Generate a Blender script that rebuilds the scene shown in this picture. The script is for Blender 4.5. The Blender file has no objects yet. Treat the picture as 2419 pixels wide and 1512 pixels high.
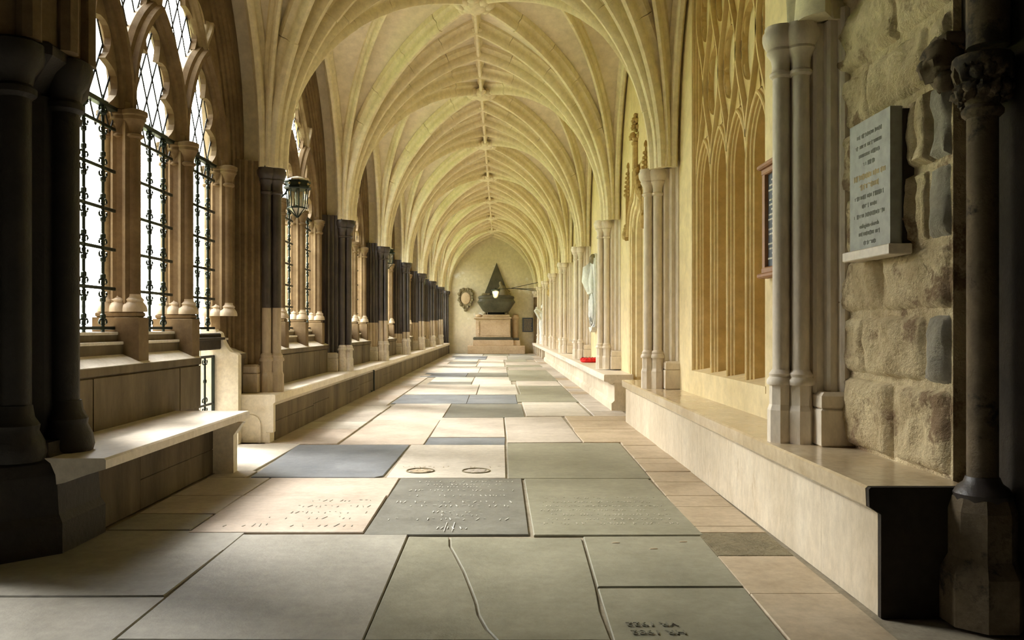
import bpy, math, random
from mathutils import Vector, Matrix, noise
random.seed(7)
PI = math.pi
S = bpy.context.scene
C = S.collection

# ------------------------------------------------------------------ camera
cam_d = bpy.data.cameras.new('camera'); cam = bpy.data.objects.new('camera', cam_d); C.objects.link(cam)
cam.location = (0, 0, 1.15); cam.rotation_euler = (PI/2, 0, 0)
cam_d.sensor_width = 36.0; cam_d.lens = 36.0*1944/2419
cam_d.shift_x = 0.0122; cam_d.shift_y = 0.0079; cam_d.clip_start = 0.05; cam_d.clip_end = 400
S.camera = cam

# ------------------------------------------------------------------ world: bright overcast sky, hazy sun on the garth
W = bpy.data.worlds.new('World'); S.world = W; W.use_nodes = True
bg = W.node_tree.nodes['Background']; bg.inputs[0].default_value = (1.0, 0.99, 0.97, 1); bg.inputs[1].default_value = 16.0
sun_d = bpy.data.lights.new('sun', 'SUN'); sun_d.energy = 15.0; sun_d.angle = math.radians(24); sun_d.color = (1.0, 0.97, 0.92)
sun = bpy.data.objects.new('sun', sun_d); C.objects.link(sun); sun.location = (-20, 4, 30)
sun.rotation_euler = Vector((1.0, -0.60, -1.08)).to_track_quat('-Z', 'Y').to_euler()

vs = S.view_settings
vs.view_transform = 'Standard'; vs.look = 'None'; vs.gamma = 1.0; vs.use_curve_mapping = False
vs.exposure = 0.08
try:
    S.cycles.use_denoising = True
    S.cycles.max_bounces = 10; S.cycles.diffuse_bounces = 6; S.cycles.glossy_bounces = 3
    S.cycles.transparent_max_bounces = 8; S.cycles.use_adaptive_sampling = True; S.cycles.adaptive_threshold = 0.02; S.cycles.sample_clamp_indirect = 12.0
    S.cycles.caustics_reflective = False; S.cycles.caustics_refractive = False
except Exception:
    pass

# ------------------------------------------------------------------ materials
def _nodes(name):
    m = bpy.data.materials.new(name); m.use_nodes = True
    nt = m.node_tree; b = nt.nodes['Principled BSDF']
    return m, nt, b
def _noise(nt, scale, detail=5.0, rough=0.6, pos=None, stretch=None):
    n = nt.nodes.new('ShaderNodeTexNoise'); n.inputs['Scale'].default_value = scale
    n.inputs['Detail'].default_value = detail; n.inputs['Roughness'].default_value = rough
    if stretch:
        mp = nt.nodes.new('ShaderNodeMapping'); mp.inputs['Scale'].default_value = stretch
        nt.links.new(pos, mp.inputs['Vector']); nt.links.new(mp.outputs[0], n.inputs['Vector'])
    else:
        nt.links.new(pos, n.inputs['Vector'])
    return n
def _ramp(nt, src, lo, hi, c0, c1):
    r = nt.nodes.new('ShaderNodeValToRGB')
    r.color_ramp.elements[0].position = lo; r.color_ramp.elements[1].position = hi
    r.color_ramp.elements[0].color = (*c0, 1); r.color_ramp.elements[1].color = (*c1, 1)
    nt.links.new(src, r.inputs[0]); return r
def _mix(nt, fac, a, b, mode='MIX'):
    x = nt.nodes.new('ShaderNodeMix'); x.data_type = 'RGBA'; x.blend_type = mode
    if isinstance(fac, float): x.inputs[0].default_value = fac
    else: nt.links.new(fac, x.inputs[0])
    for k, v in ((6, a), (7, b)):
        if isinstance(v, tuple): x.inputs[k].default_value = (*v, 1)
        else: nt.links.new(v, x.inputs[k])
    return x.outputs[2]
def stone(name, c0, c1, scale=2.2, rough=0.85, bump=0.25, bscale=30, spot=None, spot_lo=0.6, spot_scale=3.0, stretch=None, spec=0.3, bdist=0.012, coord='pos'):
    m, nt, b = _nodes(name)
    g = nt.nodes.new('ShaderNodeNewGeometry'); pos = g.outputs['Position']
    n1 = _noise(nt, scale, 6, 0.65, pos, stretch)
    col = _ramp(nt, n1.outputs[0], 0.3, 0.72, c0, c1).outputs[0]
    n2 = _noise(nt, scale*9, 4, 0.7, pos, stretch)
    v = _ramp(nt, n2.outputs[0], 0.3, 0.7, (0.84, 0.84, 0.84), (1.08, 1.08, 1.08)).outputs[0]
    col = _mix(nt, 1.0, col, v, 'MULTIPLY')
    if spot:
        n3 = _noise(nt, spot_scale, 7, 0.7, pos, stretch)
        f = _ramp(nt, n3.outputs[0], spot_lo, spot_lo+0.07, (0, 0, 0), (1, 1, 1)).outputs[0]
        col = _mix(nt, f, col, spot)
    nt.links.new(col, b.inputs['Base Color'])
    b.inputs['Roughness'].default_value = rough
    b.inputs['Specular IOR Level'].default_value = spec
    if bump:
        n4 = _noise(nt, bscale, 6, 0.7, pos)
        bp = nt.nodes.new('ShaderNodeBump'); bp.inputs['Strength'].default_value = bump; bp.inputs['Distance'].default_value = bdist
        nt.links.new(n4.outputs[0], bp.inputs['Height']); nt.links.new(bp.outputs[0], b.inputs['Normal'])
    return m
def plain(name, col, rough=0.6, metal=0.0, spec=0.4):
    m, nt, b = _nodes(name)
    g = nt.nodes.new('ShaderNodeNewGeometry')
    n = _noise(nt, 14.0, 4, 0.6, g.outputs['Position'])
    k = _ramp(nt, n.outputs[0], 0.3, 0.7, tuple(x*0.8 for x in col), tuple(min(1, x*1.15) for x in col)).outputs[0]
    nt.links.new(k, b.inputs['Base Color'])
    b.inputs['Roughness'].default_value = rough; b.inputs['Metallic'].default_value = metal
    b.inputs['Specular IOR Level'].default_value = spec
    return m
def glass(name, tint, gl=0.12):
    m = bpy.data.materials.new(name); m.use_nodes = True; nt = m.node_tree
    nt.nodes.clear()
    o = nt.nodes.new('ShaderNodeOutputMaterial'); t = nt.nodes.new('ShaderNodeBsdfTransparent'); t.inputs[0].default_value = (*tint, 1)
    q = nt.nodes.new('ShaderNodeBsdfGlossy'); q.inputs['Roughness'].default_value = 0.08
    g = nt.nodes.new('ShaderNodeNewGeometry'); n = _noise(nt, 9, 2, 0.5, g.outputs['Position'])
    r = _ramp(nt, n.outputs[0], 0.3, 0.7, (gl*0.5,)*3, (gl,)*3)
    x = nt.nodes.new('ShaderNodeMixShader'); nt.links.new(r.outputs[0], x.inputs[0])
    nt.links.new(t.outputs[0], x.inputs[1]); nt.links.new(q.outputs[0], x.inputs[2]); nt.links.new(x.outputs[0], o.inputs[0])
    return m

M = {}
M['vault'] = stone('vault_limestone', (0.68, 0.59, 0.42), (0.8, 0.72, 0.56), 0.9, 0.9, 0.25, 22, spot=(0.45, 0.36, 0.20), spot_lo=0.68, spot_scale=2.5)
M['rib'] = stone('rib_limestone', (0.68, 0.59, 0.38), (0.84, 0.76, 0.54), 1.6, 0.85, 0.3, 26, spot=(0.40, 0.31, 0.16), spot_lo=0.70, spot_scale=5)
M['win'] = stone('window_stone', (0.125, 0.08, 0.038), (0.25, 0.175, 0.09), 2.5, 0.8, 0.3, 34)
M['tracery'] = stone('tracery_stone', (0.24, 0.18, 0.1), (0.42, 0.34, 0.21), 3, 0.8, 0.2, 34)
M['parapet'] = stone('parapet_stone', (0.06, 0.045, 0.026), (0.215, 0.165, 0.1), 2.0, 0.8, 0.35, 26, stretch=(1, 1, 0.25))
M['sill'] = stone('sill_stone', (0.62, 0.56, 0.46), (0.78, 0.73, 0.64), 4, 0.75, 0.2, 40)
M['purbeck'] = stone('dark_marble', (0.030, 0.024, 0.022), (0.085, 0.068, 0.058), 3, 0.38, 0.25, 40, spot=(0.20, 0.15, 0.10), spot_lo=0.70, spot_scale=6, spec=0.5)
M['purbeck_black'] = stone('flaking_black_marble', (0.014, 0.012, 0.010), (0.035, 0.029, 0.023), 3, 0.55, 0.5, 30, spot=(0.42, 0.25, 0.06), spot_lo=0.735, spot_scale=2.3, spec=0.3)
M['palestone'] = stone('pale_shaft_stone', (0.42, 0.33, 0.22), (0.62, 0.52, 0.39), 3, 0.6, 0.2, 36, stretch=(1, 1, 0.35))
M['base'] = stone('pale_base_stone', (0.52, 0.45, 0.36), (0.74, 0.68, 0.58), 4, 0.75, 0.3, 36)
M['rshaft'] = stone('pinkish_shaft_stone', (0.6, 0.51, 0.4), (0.77, 0.69, 0.56), 2.4, 0.5, 0.12, 40, stretch=(1, 1, 0.4), spec=0.45)
M['gold'] = stone('golden_limestone', (0.66, 0.53, 0.28), (0.8, 0.68, 0.42), 0.8, 0.75, 0.15, 30)
M['golddeep'] = stone('deep_golden_limestone', (0.56, 0.4, 0.16), (0.7, 0.54, 0.27), 1.5, 0.75, 0.15, 30)
M['recess'] = stone('recess_golden_stone', (0.36, 0.24, 0.085), (0.48, 0.34, 0.14), 1.5, 0.8, 0.15, 30)
M['carved'] = stone('carved_ochre_stone', (0.38, 0.25, 0.09), (0.58, 0.42, 0.18), 9, 0.8, 0.5, 40)
M['rubble'] = stone('weathered_rubble', (0.44, 0.34, 0.19), (0.78, 0.66, 0.42), 4.0, 0.95, 0.75, 11, spot=(0.26, 0.18, 0.105), spot_lo=0.535, spot_scale=3.6, bdist=0.07)
M['rubblegrey'] = stone('weathered_grey_block', (0.27, 0.25, 0.20), (0.46, 0.42, 0.33), 4, 0.9, 0.8, 30, bdist=0.03)
M['umber'] = stone('umber_brown_stone', (0.09, 0.068, 0.042), (0.22, 0.165, 0.10), 4, 0.85, 0.6, 24, spot=(0.04, 0.032, 0.024), spot_lo=0.55, spot_scale=3.5)  # dark brown stone with darker noise patches
M['darkstone'] = stone('dark_stone_and_shade', (0.025, 0.019, 0.013), (0.060, 0.046, 0.030), 2.5, 0.85, 0.6, 24, spot=(0.11, 0.075, 0.035), spot_lo=0.70, spot_scale=2.8)  # dark stone, also colours shade into the bench end and near bay
M['seat'] = stone('bench_seat_stone', (0.62, 0.54, 0.42), (0.80, 0.73, 0.62), 2.2, 0.42, 0.08, 30, spec=0.45)
M['seatr'] = stone('polished_bench_stone', (0.44, 0.33, 0.19), (0.60, 0.49, 0.33), 2.2, 0.17, 0.03, 30, spec=0.6)
M['benchr'] = stone('bench_riser_stone', (0.5, 0.41, 0.28), (0.68, 0.6, 0.46), 2.6, 0.7, 0.2, 30, spot=(0.42, 0.32, 0.20), spot_lo=0.62, stretch=(1, 1, 0.5))
M['newstone'] = stone('new_cream_stone', (0.74, 0.66, 0.50), (0.86, 0.79, 0.65), 3, 0.7, 0.08, 40)
M['endwall'] = stone('cream_plaster', (0.6, 0.52, 0.34), (0.74, 0.67, 0.5), 0.8, 0.9, 0.3, 16, spot=(0.74, 0.72, 0.66), spot_lo=0.60, spot_scale=0.9)
M['mortar'] = stone('floor_mortar', (0.24, 0.20, 0.14), (0.38, 0.33, 0.24), 6, 0.95, 0.4, 50)
FS = {
 'pale': stone('pale_flagstone', (0.36, 0.31, 0.25), (0.56, 0.5, 0.42), 1.7, 0.55, 0.22, 14, spec=0.4),
 'pink': stone('pinkish_flagstone', (0.37, 0.295, 0.225), (0.54, 0.46, 0.37), 1.9, 0.55, 0.22, 14, spec=0.4),
 'cream': stone('cream_flagstone', (0.42, 0.375, 0.3), (0.6, 0.55, 0.465), 1.9, 0.55, 0.22, 14, spec=0.4),
 'blue': stone('blue_grey_slate_slab', (0.115, 0.125, 0.135), (0.215, 0.225, 0.235), 2.4, 0.5, 0.3, 12, spec=0.4),
 'dark': stone('dark_ledger_slab', (0.125, 0.12, 0.1), (0.22, 0.215, 0.18), 2.6, 0.5, 0.3, 14, spec=0.4),
 'green': stone('green_grey_slab', (0.20, 0.19, 0.135), (0.31, 0.295, 0.215), 2.0, 0.52, 0.3, 12, spec=0.4),
 'grey': stone('warm_grey_slab', (0.27, 0.255, 0.21), (0.39, 0.37, 0.31), 1.6, 0.52, 0.28, 12, spec=0.4),
 'tan': stone('tan_border_slab', (0.36, 0.275, 0.175), (0.54, 0.44, 0.31), 2.2, 0.6, 0.25, 14, spec=0.35),
 'rough': stone('rough_brown_slab', (0.17, 0.14, 0.08), (0.30, 0.25, 0.15), 7, 0.9, 1.0, 18, bdist=0.03),
}
M['iron'] = plain('green_black_iron', (0.022, 0.032, 0.026), 0.45, 0.6)
M['lead'] = plain('lead_came', (0.03, 0.03, 0.03), 0.6, 0.3)
M['pane'] = glass('leaded_glass', (0.94, 0.96, 0.95), 0.10)
M['lampglass'] = glass('lantern_glass', (0.86, 0.88, 0.84), 0.16)
M['frost'] = plain('frosted_lantern_glass', (0.70, 0.66, 0.55), 0.4)
M['slate'] = plain('grey_slate_plaque', (0.33, 0.335, 0.29), 0.5)
M['gilt'] = plain('worn_gilding', (0.46, 0.34, 0.14), 0.5, 0.2)
M['ink'] = plain('incised_letter_shadow', (0.235, 0.235, 0.20), 0.8)
M['ink2'] = plain('faint_incised_letter', (0.275, 0.28, 0.24), 0.8)
M['cut'] = plain('cut_letter', (0.19, 0.18, 0.13), 0.9)
M['chalk'] = plain('worn_white_lettering', (0.62, 0.60, 0.54), 0.8)
M['wood'] = plain('brown_oak_frame', (0.30, 0.14, 0.06), 0.45)
M['board'] = plain('slate_blue_board', (0.07, 0.085, 0.115), 0.5)
M['marble'] = stone('white_marble', (0.62, 0.64, 0.62), (0.82, 0.83, 0.80), 2.5, 0.5, 0.1, 30, spot=(0.40, 0.42, 0.42), spot_lo=0.63, spot_scale=4)
M['tombdark'] = stone('tomb_dark_marble', (0.055, 0.050, 0.030), (0.11, 0.10, 0.065), 3, 0.5, 0.2, 24)
M['tombpink'] = stone('tomb_pink_stone', (0.46, 0.33, 0.20), (0.60, 0.46, 0.30), 2, 0.75, 0.2, 24)
M['bronze'] = plain('bronzed_figure', (0.20, 0.16, 0.085), 0.6)
M['red'] = plain('poppy_red', (0.72, 0.015, 0.012), 0.55)
M['black'] = plain('black_centre', (0.01, 0.01, 0.01), 0.7)
M['lawn'] = stone('garth_lawn', (0.24, 0.4, 0.09), (0.36, 0.5, 0.16), 0.6, 0.95, 0.0)
M['facade'] = stone('garth_facade_stone', (0.55, 0.47, 0.32), (0.68, 0.60, 0.45), 0.5, 0.9, 0.0)
M['windowdark'] = plain('dark_far_glazing', (0.14, 0.15, 0.16), 0.3)
def emit(name, col, st):
    m, nt, b = _nodes(name); b.inputs['Base Color'].default_value = (*col, 1)
    b.inputs['Emission Color'].default_value = (*col, 1); b.inputs['Emission Strength'].default_value = st
    return m
M['bulb'] = emit('lit_lamp_glass', (1.0, 0.75, 0.38), 14.0)

# ------------------------------------------------------------------ mesh helpers
class G:
    def __init__(s): s.v = []; s.f = []
    def add(s, vs, fs):
        o = len(s.v); s.v += [tuple(p) for p in vs]; s.f += [tuple(i+o for i in f) for f in fs]
    def box(s, x0, x1, y0, y1, z0, z1, b=0.0):
        if b <= 0:
            vs = [(x, y, z) for z in (z0, z1) for x, y in ((x0, y0), (x1, y0), (x1, y1), (x0, y1))]
            s.add(vs, [(3, 2, 1, 0), (4, 5, 6, 7), (0, 1, 5, 4), (1, 2, 6, 5), (2, 3, 7, 6), (3, 0, 4, 7)])
        else:
            vs = []
            for z, q in ((z0, b), (z0+b, 0), (z1-b, 0), (z1, b)):
                vs += [(x0+q, y0+q, z), (x1-q, y0+q, z), (x1-q, y1-q, z), (x0+q, y1-q, z)]
            fs = [(3, 2, 1, 0), (12, 13, 14, 15)]
            for k in range(3):
                for i in range(4):
                    a = k*4+i; c = k*4+(i+1) % 4
                    fs.append((a, c, c+4, a+4))
            s.add(vs, fs)
        return s
    def sweep(s, path, sec, N=None, closed=False, cap=True, scale=None):
        """sec: (a, b) a along in-plane normal (T x N), b along N"""
        n = len(path); m = len(sec); P = [Vector(p) for p in path]; vs = []
        for i in range(n):
            if closed: T = P[(i+1) % n]-P[i-1]
            else: T = P[min(i+1, n-1)]-P[max(i-1, 0)]
            if T.length < 1e-9: T = Vector((0, 0, 1))
            T.normalize()
            if N is None:
                ref = Vector((0, 0, 1)) if abs(T.z) < 0.9 else Vector((1, 0, 0))
                B = T.cross(ref).normalized()
            else:
                B = (N[i] if isinstance(N, list) else Vector(N)); B = (B-T*B.dot(T)).normalized()
            A = T.cross(B).normalized(); k = scale[i] if scale else 1.0
            for a, b in sec: vs.append(P[i]+A*a*k+B*b*k)
        fs = []
        for i in range(n if closed else n-1):
            j = (i+1) % n
            for q in range(m):
                r = (q+1) % m
                fs.append((i*m+q, i*m+r, j*m+r, j*m+q))
        if cap and not closed:
            fs.append(tuple(range(m-1, -1, -1))); fs.append(tuple(range((n-1)*m, n*m)))
        s.add(vs, fs); return s
    def tube(s, path, r, n=8, closed=False, scale=None):
        return s.sweep(path, [(r*math.cos(2*PI*i/n), r*math.sin(2*PI*i/n)) for i in range(n)], None, closed, True, scale)
    def lathe(s, prof, n=16, c=(0, 0, 0), a0=0.0, sq=None):
        m = len(prof); vs = []
        for r, z in prof:
            for i in range(n):
                t = a0+2*PI*i/n; vs.append((c[0]+r*math.cos(t), c[1]+r*math.sin(t), c[2]+z))
        fs = []
        for k in range(m-1):
            for i in range(n):
                j = (i+1) % n; fs.append((k*n+i, k*n+j, (k+1)*n+j, (k+1)*n+i))
        fs.append(tuple(range(n-1, -1, -1))); fs.append(tuple(range((m-1)*n, m*n)))
        s.add(vs, fs); return s
    def prism(s, poly, axis, d0, d1):
        """poly in 2D; axis 'x': (y,z) extruded in x; 'z': (x,y) in z; 'y': (x,z) in y"""
        n = len(poly)
        def p(a, b, d): return (d, a, b) if axis == 'x' else ((a, d, b) if axis == 'y' else (a, b, d))
        vs = [p(a, b, d0) for a, b in poly]+[p(a, b, d1) for a, b in poly]
        fs = [tuple(range(n-1, -1, -1)), tuple(range(n, 2*n))]
        for i in range(n): fs.append((i, (i+1) % n, n+(i+1) % n, n+i))
        s.add(vs, fs); return s
    def ribbon(s, c0, c1, x0, x1):
        """solid between two (y,z) curves, extruded from x0 to x1"""
        n = len(c0); vs = []
        for (a, b), (c, d) in zip(c0, c1): vs += [(x0, a, b), (x0, c, d), (x1, a, b), (x1, c, d)]
        fs = []
        for i in range(n-1):
            o = i*4; q = o+4
            fs += [(o, o+1, q+1, q), (o+2, q+2, q+3, o+3), (o, q, q+2, o+2), (o+1, o+3, q+3, q+1)]
        fs += [(0, 2, 3, 1), ((n-1)*4, (n-1)*4+1, (n-1)*4+3, (n-1)*4+2)]
        s.add(vs, fs); return s
    def blob(s, c, r, n=8, m=6, wob=0.0, sx=1, sy=1, sz=1, seed=0):
        vs = [(c[0], c[1], c[2]-r*sz)]; fs = []
        for k in range(1, m):
            t = PI*k/m
            for i in range(n):
                p = 2*PI*i/n
                d = Vector((math.sin(t)*math.cos(p), math.sin(t)*math.sin(p), -math.cos(t)))
                q = r*(1+wob*noise.noise(d*2.3+Vector((seed*3.1, seed, 0))))
                vs.append((c[0]+d.x*q*sx, c[1]+d.y*q*sy, c[2]+d.z*q*sz))
        vs.append((c[0], c[1], c[2]+r*sz)); L = len(vs)-1
        for i in range(n):
            j = (i+1) % n; fs.append((0, 1+j, 1+i)); fs.append((L, 1+(m-2)*n+i, 1+(m-2)*n+j))
            for k in range(m-2): fs.append((1+k*n+i, 1+k*n+j, 1+(k+1)*n+j, 1+(k+1)*n+i))
        s.add(vs, fs); return s
    def mesh(s, name, mat, smooth=0):
        me = bpy.data.meshes.new(name); me.from_pydata(s.v, [], s.f)
        me.materials.append(mat)
        me.validate(); me.update()
        if smooth:
            me.shade_smooth()
            try: me.set_sharp_from_angle(angle=math.radians(smooth))
            except Exception: pass
        return me
def link(name, me, parent=None, loc=(0, 0, 0), rot=None):
    o = bpy.data.objects.new(name, me); C.objects.link(o); o.location = loc
    if rot: o.rotation_euler = rot
    if parent: o.parent = parent
    return o
def obj(name, g, mat, parent=None, loc=(0, 0, 0), smooth=0, rot=None):
    return link(name, g.mesh(name, mat, smooth), parent, loc, rot)
def tag(o, label=None, cat=None, group=None, kind=None):
    if label: o['label'] = label
    if cat: o['category'] = cat
    if group: o['group'] = group
    if kind: o['kind'] = kind
    return o
def thing(name, label, cat, loc=(0, 0, 0), group=None, rot=None):
    o = bpy.data.objects.new(name, None); C.objects.link(o); o.location = loc
    if rot: o.rotation_euler = rot
    o.empty_display_size = 0.1
    return tag(o, label, cat, group)
def struct(name, label=None, loc=(0, 0, 0)):
    o = bpy.data.objects.new(name, None); C.objects.link(o); o.location = loc; o['kind'] = 'structure'
    if label: o['label'] = label
    return o
ORD = ['first', 'second', 'third', 'fourth', 'fifth', 'sixth', 'seventh', 'eighth', 'ninth', 'tenth']

# ------------------------------------------------------------------ layout (metres)
BAY = 4.12
PY = [4.5+BAY*k for k in range(9)]            # pier centre lines, last one at the end wall
END = 37.5
XL, XR, XC = -2.45, 1.80, -0.325              # springing lines and ridge
SPR, RISE = 2.82, 2.72
AH = (XR-XL)/2
RR = (AH*AH+RISE*RISE)/(2*AH); CC = RR-AH
def arc(u): return math.sqrt(max(0.0, RR*RR-(min(1, u)*AH+CC)**2))
def vz(x, y, y0):
    u = min(1, abs(x-XC)/AH); v = min(1, abs(y-(y0+BAY/2))/(BAY/2))
    p = 1.2 if x > XC else 1.05
    return SPR+max(arc(u), arc(v**p))

# ------------------------------------------------------------------ floor and flagstones
floor = link('floor', G().box(-9.5, 2.6, -3.2, END+0.2, -0.12, -0.014).mesh('floor', M['mortar']))
tag(floor, 'worn stone floor of the cloister walk', kind='structure')
def slab(pts, mat, name='flagstone', top=None, gap=0.0045):
    cx = sum(p[0] for p in pts)/len(pts); cy = sum(p[1] for p in pts)/len(pts)
    t = random.uniform(-0.0025, 0.0025) if top is None else top
    def ins(d):
        out = []
        n = len(pts)
        for i in range(n):
            p0 = Vector(pts[i-1]); p1 = Vector(pts[i]); p2 = Vector(pts[(i+1) % n])
            e1 = (p1-p0).normalized(); e2 = (p2-p1).normalized()
            n1 = Vector((-e1.y, e1.x)); n2 = Vector((-e2.y, e2.x)); k = n1+n2
            k = k/max(0.35, 1+n1.dot(n2)) if k.length > 1e-6 else n1
            out.append(p1+k*d)
        return out
    a = ins(gap); b = ins(gap+0.004); n = len(pts)
    vs = [(p.x, p.y, -0.03) for p in a]+[(p.x, p.y, t-0.005) for p in a]+[(p.x, p.y, t) for p in b]
    fs = [tuple(range(2*n, 3*n))]
    for k in range(2):
        for i in range(n):
            j = (i+1) % n; fs.append((k*n+i, k*n+j, (k+1)*n+j, (k+1)*n+i))
    g = G(); g.add(vs, fs)
    return obj(name, g, FS[mat], floor)
def rs(x0, x1, y0, y1, mat, j=0.008, gap=0.0045):
    r = lambda: random.uniform(-j, j)
    return slab([(x0+r(), y0+r()), (x1+r(), y0+r()), (x1+r(), y1+r()), (x0+r(), y1+r())], mat, gap=gap)
# nearest rows, left part
rs(-2.75, -1.43, 4.275, 4.69, 'grey'); rs(-2.75, -1.43, 3.53, 4.275, 'grey'); rs(-2.75, -1.43, 2.55, 3.53, 'grey')
rs(-4.2, -2.75, 3.2, 4.2, 'grey'); rs(-4.2, -2.75, 2.0, 3.2, 'green')
rs(-5.8, -4.2, 2.4, 4.2, 'pale'); rs(-7.4, -5.8, 2.4, 4.2, 'grey'); rs(-9.2, -7.4, 2.4, 4.2, 'pale')
rs(-1.43, -0.505, 3.035, 4.60, 'grey', gap=0.0055)
crack = [(-0.275, 4.54), (-0.262, 4.35), (-0.226, 4.18), (-0.17, 3.90), (-0.132, 3.665), (-0.10, 3.46), (-0.085, 3.31), (-0.05, 3.15), (-0.008, 3.035)]
slab([(-0.505, 3.035)]+crack[::-1]+[(-0.505, 4.555)], 'green', gap=0.0045)
slab(crack[::1]+[(0.416, 3.035), (0.412, 3.35), (0.43, 3.65), (0.437, 3.9), (0.454, 4.52)], 'green', gap=0.0045)
slab([(0.432, 3.655), (1.09, 3.66), (1.115, 4.55), (0.458, 4.54)], 'green'); s_date = slab([(0.418, 3.02), (1.065, 3.0), (1.09, 3.655), (0.432, 3.65)], 'green')
for a, b in ((-1.43, -0.4), (-0.4, 0.5), (0.5, 1.2), (1.2, 2.05)): rs(a, b, 1.9, 3.02, 'grey')
for a, b in ((-2.75, -1.43), (-1.43, -0.2), (-0.2, 1.0), (1.0, 2.05)): rs(a, b, 0.6, 1.9, random.choice(['grey', 'green', 'pale']))
for a, b in ((-9, -5), (-5, -2.75), (-2.75, -0.4), (-0.4, 2.05)): rs(a, b, -3, 0.6, 'grey')
rs(-9, -5.2, 0.6, 2.4, 'grey'); rs(-5.2, -4.2, 0.6, 2.4, 'pale'); rs(-4.2, -2.75, 0.6, 2.0, 'grey')
# second row
rs(-2.25, -1.76, 4.69, 5.10, 'grey'); rs(-2.25, -1.76, 5.10, 5.66, 'pale'); rs(-2.25, -1.76, 5.66, 6.33, 'pale')
s_pinkins = rs(-1.76, -0.765, 4.63, 5.66, 'pink', gap=0.003); rs(-1.76, -0.765, 5.66, 6.33, 'pink', gap=0.003)
s_ledger = rs(-0.765, 0.172, 4.585, 6.30, 'dark'); s_green = rs(0.185, 1.14, 4.57, 6.28, 'green')
# third row
rs(-3.4, -1.98, 6.62, 8.18, 'cream', gap=0.003); rs(-2.25, -1.95, 6.33, 6.62, 'pale')
slab([(-1.93, 6.37), (-0.96, 6.35), (-0.905, 6.43), (-0.885, 8.12), (-1.99, 8.13)], 'blue', gap=0.004)
s_disc = rs(-0.885, 0.057, 6.32, 8.12, 'cream', gap=0.004)
slab([(0.06, 6.30), (1.165, 6.30), (1.205, 8.26), (0.07, 8.24)], 'green', gap=0.006)
# fourth row onwards
rs(-0.745, 0.06, 8.13, 8.66, 'blue', gap=0.003); rs(-1.59, -0.75, 8.14, 10.3, 'pink', gap=0.003); rs(-1.59, -0.73, 10.3, 12.55, 'pale', gap=0.003)
rs(-0.745, 0.06, 8.67, 10.55, 'pale'); slab([(0.075, 8.27), (0.84, 8.30), (0.81, 10.7), (0.06, 10.6)], 'pale', gap=0.006)
for a, b in ((8.30, 8.73), (8.73, 9.12), (9.12, 9.39), (9.39, 10.2), (10.2, 10.75)): rs(0.84, 1.63, a, b, 'tan')
rs(-0.725, 0.34, 10.62, 12.5, 'dark'); rs(0.345, 1.2, 10.78, 12.8, 'cream')
rs(-1.66, -0.51, 12.57, 14.2, 'blue'); rs(-0.505, 0.28, 12.55, 14.2, 'blue'); rs(0.285, 1.24, 12.82, 14.25, 'green')
rs(-1.66, -0.4, 14.24, 16.75, 'pale'); rs(-0.4, 0.33, 14.24, 16.75, 'cream'); rs(0.36, 1.24, 14.28, 16.4, 'green'); rs(0.36, 1.24, 16.4, 17.85, 'pale')
rs(-1.5, -0.58, 16.78, 17.65, 'dark'); rs(-0.57, 0.25, 16.78, 19.35, 'cream'); rs(-1.5, -0.58, 17.68, 19.35, 'pale')
rs(-1.88, -0.8, 19.38, 21.2, 'blue'); rs(-0.79, 0.2, 19.38, 21.2, 'dark'); rs(0.21, 1.28, 17.9, 22.4, 'green')
rs(-1.7, -0.55, 21.25, 24.4, 'cream'); rs(-0.54, 0.2, 21.25, 24.4, 'pale'); rs(0.25, 1.3, 22.5, 24.2, 'pale'); rs(0.2, 1.3, 24.25, 25.6, 'green')
rs(-1.75, -0.7, 24.5, 26.2, 'pale'); rs(-0.68, 0.15, 24.5, 27.4, 'cream'); rs(0.2, 1.3, 25.7, 28.0, 'pale')
rs(-1.65, -0.75, 26.3, 27.9, 'dark'); rs(-0.68, 0.15, 27.5, 29.8, 'pale'); rs(0.2, 0.95, 28.1, 30.2, 'green')
rs(-1.8, -0.75, 28.0, 30.2, 'cream'); rs(-1.9, -0.5, 30.3, 33.6, 'blue'); rs(-0.48, 0.3, 29.9, 33.6, 'pale'); rs(0.32, 1.3, 30.3, 33.6, 'grey')
rs(-2.0, -0.7, 33.7, 37.3, 'grey'); rs(-0.68, 0.4, 33.7, 37.3, 'green'); rs(0.42, 1.5, 33.7, 37.3, 'grey')
# border courses along both benches
y = 8.2
while y < 37:
    l = random.uniform(0.7, 1.25); y1 = min(37.4, y+l)
    rs(-2.35, -1.61 if y < 12 else -1.68, y, y1, random.choice(['pale', 'cream', 'pale', 'pink']), 0.004); y = y1
def rb(y): return 1.52+(y-3.3)*0.019 if y < 10 else 1.68
ys = [3.0, 3.566, 4.163, 4.63, 4.78, 5.31, 5.66, 6.16, 6.60, 6.98, 7.26, 7.56, 8.07, 8.30]
for a, b in zip(ys, ys[1:]):
    la = 1.06+(a-3.0)*0.0285; lb = 1.06+(b-3.0)*0.0285
    slab([(la+0.004, a), (rb(a)-0.04, a), (rb(b)-0.04, b), (lb+0.004, b)], 'rough' if a == 4.163 else 'tan')
y = 10.75
while y < 37:
    l = random.uniform(0.5, 1.0); y1 = min(37.4, y+l)
    rs(1.26 if y > 14 else 1.24, 1.70, y, y1, random.choice(['tan', 'pale', 'pale']), 0.004); y = y1
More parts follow.
